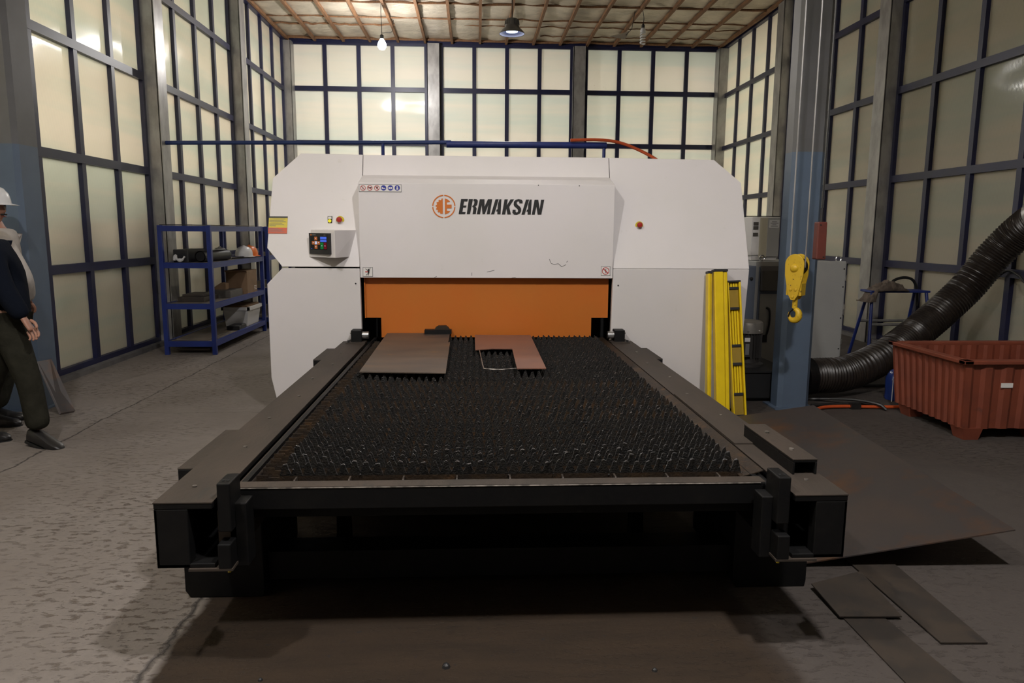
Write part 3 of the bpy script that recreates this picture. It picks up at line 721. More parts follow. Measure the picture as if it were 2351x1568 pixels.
for cr in (.12, .55, 1.0, 1.35):
    kinds[cr] = [slat_mesh(100 + int(cr * 10) * 7 + q, cr) for q in range(4)]
y = 2.655; i = 0
while y < 5.935:
    cr = 1.35 if y < 2.86 else (.55 if y < 3.3 and i % 3 else (.12 if 3.2 < y < 4.2 and i % 4 == 0 else (1.0 if i % 3 else .55)))
    o = bpy.data.objects.new('slat', kinds[cr][i % 4]); COL.objects.link(o); o.parent = tb
    o.location = (-.12 + random.uniform(-.004, .004) + .0, y - 4.2 + random.uniform(-.004, .004), random.uniform(-.003, .003)); o.rotation_euler = (random.uniform(-.03, .03), 0, random.uniform(-.002, .002))
    o.location.z += .55 * math.sin(-o.rotation_euler.x) * 0
    y += .0605; i += 1

# --- cut sheets on the slats
sh = MB().prism([(-.682, 4.30, .662), (-.170, 4.25, .662), (-.184, 5.45, .662), (-.198, 5.45, .662), (-.200, 5.945, .662), (-.710, 5.945, .662)], (0, 0, .006)).build('steel_sheet', 'rust_sheet', None)
tag(sh, 'brown rectangular steel sheet lying on the table slats, notched at its far right edge', 'steel sheet')
sh = MB().prism([(.002, 5.84, .662), (.450, 5.82, .662), (.438, 4.39, .662), (.259, 4.39, .662), (.268, 5.14, .662), (.13, 5.15, .662), (.005, 5.10, .662)], (0, 0, .006)).build('sheet_offcut', 'red_oxide', None)
tag(sh, 'reddish L-shaped steel offcut lying on the table slats', 'steel sheet')
sk = MB().tube(spline([(.035, 5.10, .662), (.045, 4.75, .664), (.055, 4.45, .663), (.07, 4.40, .663), (.16, 4.38, .663), (.255, 4.41, .663)], 6), .0035, 6).build('cut_wire', 'dusty_edge', None, smooth=True)
tag(sk, 'thin bright strip of cut metal curling under the L-shaped offcut', 'metal strip')
pt = empty('cut_part', (-.30, 5.9, .66), 'small dark metal part with a hump against the orange door', 'metal part')
MB().box(-.403, -.186, 5.87, 5.945, .669, .702).build('base', 'black_steel', pt)
MB().prism([(x, 5.885, z) for x, z in ((-.325, .702), (-.200, .702), (-.214, .722), (-.230, .734), (-.292, .734), (-.312, .722))], (0, .05, 0)).build('hump', 'rust_slat', pt)

# ================================================================== INNER COLUMNS
def inner_column(x0, x1, y0, y1, label):
    c = empty('steel_column', ((x0 + x1) / 2, (y0 + y1) / 2, 0), label, 'column', 'grey columns inside the hall')
    b = MB(); ch = .035
    b.prism([(x0 + ch, y0, .012), (x1 - ch, y0, .012), (x1, y0 + ch, .012), (x1, y1 - ch, .012), (x1 - ch, y1, .012), (x0 + ch, y1, .012), (x0, y1 - ch, .012), (x0, y0 + ch, .012)], (0, 0, 5.5))
    b.build('shaft', 'column_paint', c)
    bx('base_plate', 'column_paint', c, x0 - .04, x1 + .04, y0 - .04, y1 + .04, 0, .012)
inner_column(2.60, 2.875, 6.0, 6.2, 'blue-grey steel column behind the yellow hook block')
inner_column(-3.98, -3.59, 6.1, 6.42, 'blue-grey steel column behind the two walking people')

# ================================================================== YELLOW LIGHT CURTAINS
def curtain(xb, xt, zt, w, kind, label):
    yb, ytop = 5.62, yf(zt) - .075
    e = empty('safety_barrier', (xb, yb, 0), label, 'light barrier', 'yellow light barriers leaning on the machine')
    a, t = Vector((xb, yb, 0.0)), Vector((xt, ytop, zt)); d = t - a; u = Vector((1, 0, 0)); u = (u - d.normalized() * u.dot(d.normalized())).normalized(); nn = u.cross(d.normalized())
    if nn.y > 0: nn = -nn
    def sl(u0, u1, v0, v1, n0, n1): return slab(a, u, d, nn, u0, u1, v0, v1, n0, n1)
    if kind == 'plain':
        MB().hexa(sl(-w, w * .35, .01, .985, -.03, .04)).build('profile', 'yellow', e, bevel=.008)
        MB().hexa(sl(w * .40, w, .01, .985, -.03, .028)).build('side_profile', 'yellow', e, bevel=.008)
        MB().hexa(sl(w * .35, w * .40, .01, .985, -.02, .02)).build('groove', 'void', e)
        MB().hexa(sl(-w, w, .985, 1, -.03, .04)).build('end_cap', 'black', e)
        MB().hexa(sl(-w, w, 0, .01, -.03, .04)).build('end_cap', 'black', e)
    else:
        MB().hexa(sl(-w, w, .0, .99, -.035, -.01)).build('profile', 'yellow', e)
        MB().hexa(sl(w * .72, w, .0, .99, -.03, .035)).build('flange', 'yellow', e, bevel=.004)
        MB().hexa(sl(-w, -w * .82, .0, .99, -.03, .03)).build('flange', 'yellow', e, bevel=.004)
        for q in (-.45, -.05, .35):
            MB().hexa(sl(w * q - .004, w * q + .010, .0, .985, -.012, .012)).build('fin', 'yellow', e)
        MB().hexa(sl(-w, w, .988, 1, -.035, .035)).build('end_cap', 'black', e)
        for (v0, v1) in ((.80, .945), (.405, .535), (.035, .19)):
            MB().hexa(sl(-w * .80, w * .6, v0, v1, -.005, .022)).build('window', 'amber', e)
            for q in (v0, v1): 
                cl_ = MB().hexa(sl(-w * .85, w * .65, q - .010, q + .010, -.005, .030)).build('clamp', 'black', e, bevel=.004)
    return e
curtain(1.868, 1.880, 1.185, .018, 'plain', 'narrow yellow light barrier, leftmost of three leaning on the white machine')
curtain(1.985, 1.965, 1.20, .056, 'plain', 'tallest plain yellow light barrier, middle of three leaning on the machine')
curtain(2.125, 2.082, 1.11, .052, 'glass', 'yellow light barrier with amber windows and black clamps, rightmost of three')

# ================================================================== HOOK BLOCK, ROPES, RED WEIGHT
hk = empty('hook_block', (2.44, 5.42, .82), 'worn yellow crane hook block hanging before the grey column', 'crane hook')
def plate(y, th): 
    pts = []
    for k in range(13):
        a = R(180 - 180 * k / 12); pts.append((2.432 + .072 * math.cos(a), y, 1.262 + .078 * math.sin(a)))
    pts += [(2.500, y, 1.18), (2.470, y, 1.03), (2.447, y, .995), (2.418, y, .995), (2.392, y, 1.04), (2.363, y, 1.18)]
    return MB().prism(pts, (0, th, 0))
cheek = plate(5.36, .014).build('cheek_plate', 'hook_yellow', hk, bevel=.003)
plate(5.455, .014).build('cheek_plate', 'hook_yellow', hk, bevel=.003)
MB().lathe((2.432, 5.36, 1.235), [(.032, 0), (.026, .010), (.014, .016), (0, .017)], 16, axis='Y').build('axle_cap', 'hook_yellow', cheek, smooth=True)
for x, z in ((2.415, 1.075), (2.452, 1.075), (2.432, 1.02)): MB().lathe((x, 5.36, z), [(.011, 0), (.011, .006), (0, .008)], 10, axis='Y').build('bolt', 'hook_yellow', cheek)
MB().lathe((2.432, 5.46, 1.245), [(.0, 0), (.066, 0), (.066, .01), (.056, .03), (.056, .045), (.066, .066), (.066, .078), (0, .078)], 28, axis='Y').build('sheave', 'black_steel', hk, smooth=True)
bx('spacer', 'hook_yellow', hk, 2.375, 2.49, 5.374, 5.455, 1.03, 1.12)
MB().cyl((2.432, 5.415, .93), (2.432, 5.415, 1.04), .020, 14).build('shank', 'hook_yellow', hk, smooth=True)
hp = []; hr = []
for k in range(25):
    a = R(95 - 300 * k / 24); hp.append((2.430 + .038 * math.cos(a), 5.415, .880 + .043 * math.sin(a))); t = k / 24
    hr.append(.016 + .010 * math.sin(min(1, t * 1.25) * math.pi) - (.010 * max(0, t - .7) / .3))
MB().tube(hp, hr, 12).build('hook', 'hook_yellow', hk, smooth=True)
MB().tube([(2.43, 5.40, .925), (2.405, 5.395, .90), (2.395, 5.398, .865)], .006, 6).build('safety_latch', 'black_steel', hk)
for x in (2.374, 2.490): MB().cyl((x, 5.415, 1.24), (x, 5.415, 5.5), .0055, 6).build('wire_rope', 'galv', hk)
hk.rotation_euler = (0, 0, R(-46))
rw = empty('limit_weight', (2.575, 5.4, 1.30), 'dark red hanging weight block beside the grey column', 'weight')
b = MB(); b.hexa([(2.541, 5.36, 1.30), (2.617, 5.36, 1.30), (2.617, 5.43, 1.30), (2.541, 5.43, 1.30), (2.541, 5.36, 1.578), (2.611, 5.36, 1.578), (2.611, 5.43, 1.578), (2.541, 5.43, 1.578)])
b.build('block', 'red_weight', rw, bevel=.008)
for x, z in ((2.56, 1.555), (2.597, 1.32)): MB().cyl((x, 5.355, z), (x, 5.365, z), .006, 8).build('pin', 'black', rw)
MB().cyl((2.578, 5.395, 1.57), (2.578, 5.395, 1.68), .012, 8).build('rope_socket', 'black', rw)
MB().cyl((2.578, 5.395, 1.67), (2.578, 5.395, 5.5), .006, 6).build('wire_rope', 'rubber', rw)

# ================================================================== CABINETS, MOTOR
def eyebolt(p, x, y, z): 
    MB().tube([(x + .03 * math.cos(R(a)), y, z + .035 + .03 * math.sin(R(a))) for a in range(0, 361, 30)], .008, 6).build('eye_bolt', 'chrome', p, smooth=True)
    
ca = empty('electrical_cabinet', (3.36, 8.3, 0), 'grey electrical cabinet with a brown louvre box, left of the column', 'cabinet', 'electrical cabinets')
bx('body', 'cab_grey', ca, 3.12, 3.70, 8.0, 8.6, .02, 1.18, .006)
bx('side_door', 'cab_blue', ca, 2.98, 3.11, 7.97, 8.5, .05, 1.13, .004)
MB().lathe((3.06, 7.97, .99), [(.018, 0), (.018, .015), (0, .018)], 12, axis='Y').build('lock', 'black', ca)
bx('recess', 'cab_blue', ca, 3.155, 3.40, 7.985, 8.0, .05, 1.12)
bx('back_plate', 'cab_grey', ca, 3.175, 3.375, 7.975, 7.99, .05, .82)
lv = MB().prism([(3.165, y, z) for y, z in ((8.0, 1.13), (7.93, 1.08), (7.90, .86), (8.0, .86))], (.225, 0, 0)).build('louvre_box', 'louvre', ca, bevel=.004)
MB().tube(spline([(3.25, 7.97, .67), (3.28, 7.95, .64), (3.285, 7.95, .5), (3.27, 7.96, .38), (3.24, 7.96, .33)], 6), .011, 8).build('cable', 'rubber', ca, smooth=True)
bx('socket', 'black', ca, 3.22, 3.27, 7.95, 7.98, .28, .36)
bx('door_edge', 'louvre', ca, 3.435, 3.45, 7.985, 8.0, .03, 1.17)
for z in (1.08, .93, .70, .4): MB().cyl((3.50, 7.996, z), (3.50, 8.002, z), .008, 8).build('screw', 'black', ca)
eyebolt(ca, 3.20, 8.05, 1.18); eyebolt(ca, 3.52, 8.05, 1.18)
MB().lathe((3.62, 8.1, 1.18), [(0, .0), (.07, .0), (.07, .05), (.055, .06), (.055, .14), (.06, .145), (.06, .165), (0, .17)], 18).build('cable_gland', 'rubber', ca, smooth=True)
cd = empty('electrical_cabinet', (3.95, 8.3, 0), 'pale grey tall cabinet to the right of the grey column', 'cabinet', 'electrical cabinets')
bx('body', 'cab_grey', cd, 3.72, 4.16, 8.02, 8.6, .08, 1.17, .006)
bx('door', 'cab_grey', cd, 3.73, 4.135, 7.985, 8.015, .09, 1.185, .005)
for z in (.28, .62, 1.0): MB().cyl((4.14, 7.99, z - .03), (4.14, 7.99, z + .03), .010, 8).build('hinge', 'chrome', cd)
for z in (.2, .55, .9, 1.1): MB().cyl((4.115, 7.980, z), (4.115, 7.988, z), .008, 8).build('screw', 'black', cd)
bx('plinth', 'black', cd, 3.74, 4.14, 8.06, 8.58, 0, .08)
eyebolt(cd, 4.10, 8.1, 1.17)
MB().tube(spline([(4.17, 8.1, .72), (4.19, 8.08, .66), (4.18, 8.08, .58), (4.165, 8.1, .53)], 5), .016, 6).build('rag_strip', 'white_cloth', cd, smooth=True)
ac = empty('cooling_unit', (3.28, 8.35, 1.186), 'cream control housing with a paper notice standing on the grey cabinet', 'housing')
bx('body', 'white_label', ac, 3.125, 3.445, 8.2, 8.5, 1.24, 1.67, .004)
bx('foot_strip', 'white_label', ac, 3.14, 3.43, 8.22, 8.48, 1.186, 1.24)
bx('cream_strip', 'beige_panel', ac, 3.215, 3.30, 8.190, 8.2, 1.22, 1.66)
bx('front_panel', 'cab_grey', ac, 3.30, 3.435, 8.185, 8.2, 1.23, 1.66)
for z in (1.59, 1.545, 1.47): bx('vent_slot', 'louvre', ac, 3.14, 3.195, 8.19, 8.201, z - .016, z + .022)
pn = bx('paper_notice', 'paper', ac, 3.315, 3.43, 8.181, 8.184, 1.55, 1.635)
for k, (w0, w1) in enumerate(((.25, .75), (.12, .9), (.3, .7), (.15, .85))): bx('notice_text', 'ink_grey', pn, 3.315 + .115 * w0, 3.315 + .115 * w1, 8.1795, 8.181, 1.612 - k * .016, 1.619 - k * .016)
MB().tube([(2.98, 8.2, 1.675), (3.3, 8.2, 1.677), (3.44, 8.2, 1.674)], .004, 5).build('loose_wire', 'rubber', ac)

tk = empty('oil_tank', (2.52, 6.6, 0), 'low black tank between the machine and the grey column', 'tank')
bx('tank_body', 'tank', tk, 2.31, 2.79, 6.26, 6.95, .03, .27, .01)
bx('tank_lid', 'tank', tk, 2.29, 2.81, 6.24, 6.97, .27, .285)
bx('tank_skid', 'tank', tk, 2.33, 2.77, 6.3, 6.9, 0, .03)
mt = empty('electric_motor', (2.515, 6.55, .285), 'dark ribbed electric motor with a dull metal cap on the black tank', 'motor')
mx, my = 2.515, 6.55
MB().lathe((mx, my, .285), [(0, 0), (.145, 0), (.145, .02), (.11, .035), (.105, .07), (.105, .31), (0, .31)], 28).build('body', 'motor_body', mt, smooth=True)
for k in range(26):
    a = 2 * math.pi * k / 26; c, s = math.cos(a), math.sin(a)
    MB().hexa([(mx + c * .10 - s * .004, my + s * .10 + c * .004, .365), (mx + c * .10 + s * .004, my + s * .10 - c * .004, .365), (mx + c * .125 + s * .003, my + s * .125 - c * .003, .365), (mx + c * .125 - s * .003, my + s * .125 + c * .003, .365),
               (mx + c * .10 - s * .004, my + s * .10 + c * .004, .585), (mx + c * .10 + s * .004, my + s * .10 - c * .004, .585), (mx + c * .125 + s * .003, my + s * .125 - c * .003, .585), (mx + c * .125 - s * .003, my + s * .125 + c * .003, .585)]).build('cooling_fin', 'motor_body', mt)
MB().lathe((mx, my, .59), [(.128, 0), (.130, .07), (.125, .095), (.105, .11), (0, .115)], 28).build('fan_cap', 'motor_cap', mt, smooth=True)
for a in (250, 200, 300): MB().cyl((mx + .128 * math.cos(R(a)), my + .128 * math.sin(R(a)), .615), (mx + .136 * math.cos(R(a)), my + .136 * math.sin(R(a)), .615), .008, 8).build('screw', 'chrome', mt)
bx('terminal_plate', 'motor_body', mt, mx - .085, mx - .02, my - .135, my - .10, .38, .56)
bx('rating_plate', 'white_label', mt, mx - .08, mx - .03, my - .137, my - .135, .52, .556)
bx('rating_plate', 'ink_grey', mt, mx - .07, mx - .035, my - .137, my - .135, .40, .50)

# ================================================================== DUCT HOSE
path = spline([(2.98, 6.36, .215), (3.12, 6.40, .21), (3.40, 6.48, .21), (3.75, 6.66, .27), (4.10, 6.85, .385), (4.50, 6.98, .63), (4.85, 7.0, .955), (5.06, 6.93, 1.29), (5.19, 6.76, 1.55), (5.21, 6.45, 1.72), (5.18, 6.0, 1.82)], 48)
rad = []; d = 0; pp = None
for k, p in enumerate(path):
    if pp is not None: d += (p - pp).length
    pp = p; rad.append(.158 + .006 * math.cos(d / .030 * 2 * math.pi))
du = empty('duct_hose', (2.98, 6.32, .07), 'thick black ribbed exhaust hose rising to the right wall behind the red bin', 'hose')
MB().tube(path, rad, 22, cap=False).build('hose_body', 'duct', du, smooth=True)
MB().tube([(2.93, 6.35, .215), (3.02, 6.37, .215)], .172, 22).build('hose_collar', 'black_steel', du, smooth=True)
MB().tube([(5.20, 6.60, 1.65), (5.21, 6.50, 1.70)], .172, 22, cap=False).build('hose_clamp', 'galv', du, smooth=True)
cbl = MB().tube(spline([(5.5, 5.8, 1.02), (5.46, 6.3, .99), (5.45, 6.9, 1.0), (5.50, 7.15, 1.08), (5.53, 7.35, 1.12), (5.50, 7.5, 1.02)], 8), .012, 6).build('wall_cable', 'rubber', None, smooth=True)
tag(cbl, 'thin black cable along the blue rail of the right wall behind the duct', 'cable')

# ================================================================== RED BIN
bn = empty('red_bin', (4.15, 5.45, 0), 'large red corrugated plastic bin on feet at the right edge', 'bin')
def loop(x0, x1, y0, y1, amp, n1, n2):
    pts = []
    def side(ax, a, b, fix, sgn, n):
        for k in range(n):
            for t, q in ((.0, 0), (.32, 0), (.5, 1), (.82, 1)):
                s = a + (b - a) * (k + t) / n; dd = q * amp if 0 < k < n - 1 or True else 0
                pts.append((s, fix + sgn * dd) if ax == 'x' else (fix + sgn * dd, s))
    side('x', x0, x1, y0, 1, n1); side('y', y0, y1, x1, -1, n2); side('x', x1, x0, y1, -1, n1); side('y', y1, y0, x0, 1, n2)
    return pts
lo = loop(3.555, 4.86, 5.02, 5.88, .016, 9, 11); hi_ = loop(3.515, 4.90, 4.985, 5.915, .016, 9, 11); li = loop(3.56, 4.855, 5.03, 5.87, .010, 9, 11)
n = len(lo); b = MB()
b.v = [(x, y, .085) for x, y in lo] + [(x, y, .575) for x, y in hi_] + [(x, y, .575) for x, y in li] + [(x * .99 + .042, y * .99 + .0545, .11) for x, y in li]
for r_ in range(3):
    for k in range(n): b.f.append((r_ * n + k, r_ * n + (k + 1) % n, (r_ + 1) * n + (k + 1) % n, (r_ + 1) * n + k)); b.mi.append(0)
b.f.append(tuple(range(3 * n, 4 * n))); b.mi.append(0); b.f.append(tuple(range(n))[::-1]); b.mi.append(0)
b.build('wall', 'red_bin', bn)
rm = MB()
for q in ((3.49, 4.925, 4.96, 5.03), (3.49, 4.925, 5.87, 5.94), (3.49, 3.56, 4.96, 5.94), (4.855, 4.925, 4.96, 5.94)): rm.box(*q, .572, .602)
rm.build('rim', 'red_bin', bn, bevel=.006)
for x, y in ((3.62, 5.06), (4.70, 5.06), (3.62, 5.74), (4.70, 5.74), (4.15, 5.06)):
    MB().hexa([(x - .035, y - .03, 0), (x + .075, y - .03, 0), (x + .075, y + .09, 0), (x - .035, y + .09, 0), (x - .055, y - .045, .09), (x + .095, y - .045, .09), (x + .095, y + .11, .09), (x - .055, y + .11, .09)]).build('foot', 'red_bin', bn)
bx('label', 'white_label', bn, 3.80, 3.885, 4.988, 4.996, .40, .432)

# ================================================================== STEP STOOL WITH CLOTH
sl_ = empty('step_stool', (5.08, 8.45, 0), 'blue tubular steel step stool beside the right wall', 'step stool')
LG = {'a': ((4.62, 8.25, 0), (4.70, 8.42, .80)), 'b': ((5.40, 8.25, 0), (5.36, 8.42, .80)), 'c': ((4.70, 8.85, 0), (4.76, 8.62, .80)), 'd': ((5.38, 8.85, 0), (5.34, 8.62, .80))}
for p, q in LG.values(): MB().cyl(p, q, .019, 10).build('leg', 'blue_shelf', sl_, smooth=True)
for z in (.43,):
    f = z / .8; A = [Vector(LG[k][0]).lerp(Vector(LG[k][1]), f) for k in 'abcd']
    MB().cyl(A[0], A[1], .016, 8).build('rung', 'galv', sl_); MB().cyl(A[2], A[3], .016, 8).build('rung', 'galv', sl_)
bx('platform', 'blue_shelf', sl_, 4.68, 5.40, 8.40, 8.66, .80, .825, .006)
MB().tube(spline([(5.05, 8.64, .825), (5.08, 8.66, .92), (5.22, 8.67, .965), (5.34, 8.67, .93), (5.40, 8.67, .80), (5.41, 8.67, .62)], 6), .017, 8).build('hand_loop', 'rubber', sl_, smooth=True)
g = MB(); NX, NY = 34, 14; top = []
for j in range(NY + 1):
    for i in range(NX + 1):
        s_, t_ = i / NX, j / NY; x = 4.62 + .50 * s_; y = 8.36 + .26 * t_
        h = .828 + .11 * math.exp(-((s_ - .62) / .33) ** 2) * (.75 + .5 * abs(noise.noise(Vector((x * 22, y * 22, 1))))) + .025 * noise.noise(Vector((x * 35, y * 18, 4)))
        h *= 1
        if s_ < .22: h -= (.22 - s_) / .22 * .16
        edge = min(1, min(s_, 1 - s_, t_, 1 - t_) * 8); h = (.828 if s_ > .22 else .70) * (1 - edge) + h * edge
        g.v.append((x, y - .03 * (1 - s_) * (1 - t_), max(h, .828) if s_ > .2 else h))
for j in range(NY):
    for i in range(NX): k = j * (NX + 1) + i; g.f.append((k, k + 1, k + NX + 2, k + NX + 1)); g.mi.append(0)
ob = g.build('work_cloth', 'cloth', None, smooth=True); sd = ob.modifiers.new('thickness', 'SOLIDIFY'); sd.thickness = .012
tag(ob, 'crumpled brown work cloth heaped on the blue step stool', 'cloth')

# blue water bottle pack and floor hoses on the right
wbx = empty('water_bottles', (3.85, 6.34, 0), 'blue plastic water bottle pack on the floor behind the red bin', 'bottle')
MB().lathe((3.82, 6.34, 0), [(0, 0), (.075, 0), (.082, .02), (.078, .09), (.082, .11), (.082, .2), (.05, .26), (.022, .28), (.022, .31), (0, .31)], 18).build('bottle_body', 'bottle_blue', wbx, smooth=True)
for k in range(4): MB().cyl((3.745 + k * .05, 6.245, 0), (3.745 + k * .05, 6.245, .2), .004, 5).build('wrap_strip', 'white_plastic', wbx)
h1 = MB().tube(spline([(2.70, 5.72, .02), (2.95, 5.95, .02), (3.15, 6.0, .02), (3.40, 5.98, .02), (3.60, 5.97, .02), (3.9, 6.0, .02)], 8), .014, 8).build('orange_cable', 'orange_hose', None, smooth=True)
tag(h1, 'orange cable running over the floor from the sheet to the red bin', 'cable')
cn = bx('cable_joint', 'rubber', h1, 3.23, 3.31, 5.96, 6.02, .0, .05)
h2 = MB().tube(spline([(2.9, 6.25, .016), (3.05, 6.30, .016), (3.3, 6.1, .055), (3.45, 5.95, .05), (3.5, 5.9, .012)], 8), .012, 6).build('black_cable', 'rubber', None, smooth=True); tag(h2, 'thin black cable slanting over the floor under the duct hose', 'cable')
h3 = MB().tube(spline([(2.95, 6.75, .02), (3.4, 6.82, .02), (3.9, 6.85, .02), (4.5, 6.9, .02)], 8), .016, 6).build('floor_pipe', 'rubber', None, smooth=True); tag(h3, 'black straight hose on the floor behind the duct', 'hose')
h4 = MB().tube(spline([(2.92, 6.06, .016), (3.2, 6.10, .016), (3.55, 6.09, .016)], 8), .014, 6).build('black_cable', 'rubber', None, smooth=True); tag(h4, 'short thick black cable lying just behind the orange cable', 'cable')

# ================================================================== SHEETS ON THE FLOOR, RIGHT
def quad(name, pts, th, m, label, cat='steel sheet', group=None):
    o = MB().prism(pts, (0, 0, th)).build(name, m, None); tag(o, label, cat, group); return o
quad('steel_plate', [(1.50, 3.05, .018), (2.39, 2.96, .20), (2.566, 5.29, .20), (1.64, 5.45, .018)], .006, 'floor_sheet', 'large dark rust-streaked steel sheet propped up beside the table')
bl = empty('timber_prop', (2.3, 4.6, 0), 'timber block propping up the large sheet near the column', 'timber')
bx('timber_block', 'wood', bl, 2.22, 2.44, 4.3, 5.1, 0, .125)
quad('steel_offcut', [(1.425, 2.845, .024), (1.425, 2.60, .012), (1.67, 2.59, .012), (1.695, 2.95, .024)], .005, 'scrap', 'dark square steel offcut by the right table leg', group='steel offcuts on the floor')
quad('steel_offcut', [(1.712, 3.18, .004), (1.716, 2.417, .004), (1.89, 2.41, .004), (1.916, 3.193, .004)], .005, 'scrap', 'long stained steel strip reaching out from under the propped sheet', group='steel offcuts on the floor')
quad('steel_offcut', [(1.444, 2.64, .001), (1.449, 1.85, .001), (1.665, 1.84, .001), (1.606, 2.63, .001)], .005, 'scrap', 'brown steel strip on the floor nearest the camera at lower right', group='steel offcuts on the floor')

# ================================================================== SHELVES ON THE LEFT
def shelf(x0, x1, y0, y1, label):
    s = empty('shelf_rack', ((x0 + x1) / 2, (y0 + y1) / 2, 0), label, 'shelf', 'blue steel shelf racks')
    p = .05
    for x in (x0, x1 - p):
        for y in (y0, y1 - p): bx('leg', 'blue_shelf', s, x, x + p, y, y + p, 0, 1.535, .003)
    for z in (.165, .615, 1.10, 1.53):
        for y in (y0 + .004, y1 - .044): bx('beam', 'blue_shelf', s, x0 + p, x1 - p, y, y + .04, z - .065, z)
        for x in (x0 + .004, x1 - .044): bx('beam', 'blue_shelf', s, x, x + .04, y0 + p, y1 - p, z - .065, z)
        bx('board', 'board', s, x0 + .045, x1 - .045, y0 + .045, y1 - .045, z - .02, z - .004)
    return s
shelf(-3.70, -3.09, 8.83, 10.98, 'blue steel shelf rack with helmets and boxes along the left wall')
shelf(-3.77, -3.09, 11.25, 13.4, 'second blue steel shelf rack half hidden behind the white machine')
def helmet(x, y, z, rot, m, label, s=1.0):
    h = empty('safety_helmet', (x, y, z), label, 'helmet', 'safety helmets on the shelf')
    b = MB(); n = 24; prof = [(1.0, 0), (1.0, .25), (.95, .5), (.8, .75), (.55, .93), (.25, 1.0), (.001, 1.02)]
    for r, q in prof:
        for k in range(n):
            a = 2 * math.pi * k / n; b.v.append((x + .105 * s * r * math.cos(a) , y + .135 * s * r * math.sin(a), z + .03 + .125 * s * q))
    for i in range(len(prof) - 1):
        for k in range(n): b.f.append((i * n + k, i * n + (k + 1) % n, (i + 1) * n + (k + 1) % n, (i + 1) * n + k)); b.mi.append(0)
    sh_ = b.build('shell', m, h, smooth=True)
    MB().tube([(x, y - .10 * s * math.cos(R(t)), z + .035 + .126 * s * math.sin(R(t))) for t in range(0, 181, 15)], .012, 6).build('ridge', m, h, smooth=True)
    c, sn = math.cos(rot), math.sin(rot)
    pk = [];
    for k in range(9):
        a = R(-70 + 140 * k / 8); pk.append((a, .105, .135))
    b = MB(); 
    for a, ra, rb in pk:
        aa = a + rot
        b.v += [(x + ra * math.cos(aa) * .98, y + rb * math.sin(aa) * .98, z + .034), (x + (ra + .05 * math.cos(a)) * math.cos(aa), y + (rb + .05 * math.cos(a)) * math.sin(aa), z + .022), (x + ra * math.cos(aa) * .98, y + rb * math.sin(aa) * .98, z + .028)]
    for k in range(8): q = k * 3; b.f += [(q, q + 1, q + 4, q + 3), (q + 1, q + 2, q + 5, q + 4)]; b.mi += [0, 0]
    b.build('peak', m, h, smooth=True)
helmet(-3.42, 10.10, 1.096, R(0), 'white_plastic', 'scuffed white safety helmet, left one on the second shelf board')
helmet(-3.20, 10.42, 1.096, R(0), 'white_plastic', 'shiny white safety helmet next to the orange one on the shelf', 1.08)
helmet(-3.22, 10.74, 1.096, R(0), 'orange_plastic', 'orange safety helmet behind the white one on the shelf', 1.08)
def simple(name, b, m, label, cat, group=None, smooth=False, bevel=0):
    o = b.build(name, m, None, smooth=smooth, bevel=bevel); return tag(o, label, cat, group)
rl = empty('black_roll', (-3.25, 9.5, 1.096), 'black rolled tube lying on the second shelf behind the post', 'roll')
MB().tube([(-3.30, 9.05, 1.165), (-3.22, 9.75, 1.165)], .068, 18, cap=False).build('outer_roll', 'rubber', rl, smooth=True)
MB().tube([(-3.30, 9.05, 1.165), (-3.22, 9.73, 1.165)], .055, 18).build('roll_core', 'void', rl, smooth=True)
simple('tool_case', MB().box(-3.60, -3.42, 9.0, 9.55, 1.096, 1.25), 'black', 'dark low case on the second shelf beside the black roll', 'case', bevel=.01)
g2 = MB().tube(spline([(-3.56, 8.93, 1.125), (-3.54, 8.93, 1.18), (-3.52, 8.92, 1.135), (-3.47, 8.92, 1.13), (-3.44, 8.94, 1.17)], 6), [.016 + .007 * math.sin(k * .5) for k in range(25)], 8)
simple('white_bracket', g2, 'white_plastic', 'small bent white plastic piece on the second shelf near the front post', 'bracket', smooth=True)
simple('flat_tray', MB().box(-3.30, -3.12, 10.2, 10.9, 1.096, 1.108), 'black', 'thin black sheet under the helmets on the second shelf', 'sheet')
cbx = empty('cardboard_box', (-3.27, 10.4, .611), 'brown cardboard box standing on the third shelf board', 'box')
bx('carton', 'cardboard', cbx, -3.42, -3.13, 10.28, 10.72, .611, .93)
for k in range(3): bx('print_line', 'white_label', cbx, -3.1299, -3.1285, 10.58, 10.70, .65 + k * .022, .657 + k * .022)
MB().hexa([(-3.42, 10.27, .91), (-3.13, 10.27, .91), (-3.13, 10.28, .91), (-3.42, 10.28, .91), (-3.42, 10.22, .935), (-3.13, 10.22, .935), (-3.13, 10.235, .935), (-3.42, 10.235, .935)]).build('flap', 'cardboard', cbx)
simple('steel_tray', MB().box(-3.62, -3.30, 9.1, 9.6, .611, .67).box(-3.58, -3.34, 9.15, 9.55, .67, .70), 'scrap', 'dark flat metal tray on the third shelf near the front', 'tray', bevel=.005)
simple('wooden_box', MB().box(-3.45, -3.16, 9.65, 10.15, .611, .70), 'louvre', 'low brown box in front of the cardboard box on the shelf', 'box', bevel=.004)
simple('wood_wedge', MB().prism([(-3.5, 9.9, .70), (-3.3, 9.9, .70), (-3.3, 9.9, .78), (-3.36, 9.9, .79)], (0, .12, 0)), 'cardboard', 'brown wooden wedge on top of the low box on the shelf', 'wedge')
wc = empty('white_crate', (-3.28, 10.5, .161), 'white plastic crate with a rim on the lowest shelf board', 'crate')
b = MB(); b.hexa([(-3.44, 10.25, .161), (-3.15, 10.25, .161), (-3.15, 10.78, .161), (-3.44, 10.78, .161), (-3.46, 10.22, .40), (-3.12, 10.22, .40), (-3.12, 10.82, .40), (-3.46, 10.82, .40)])
b.build('crate_body', 'white_plastic', wc, bevel=.006)
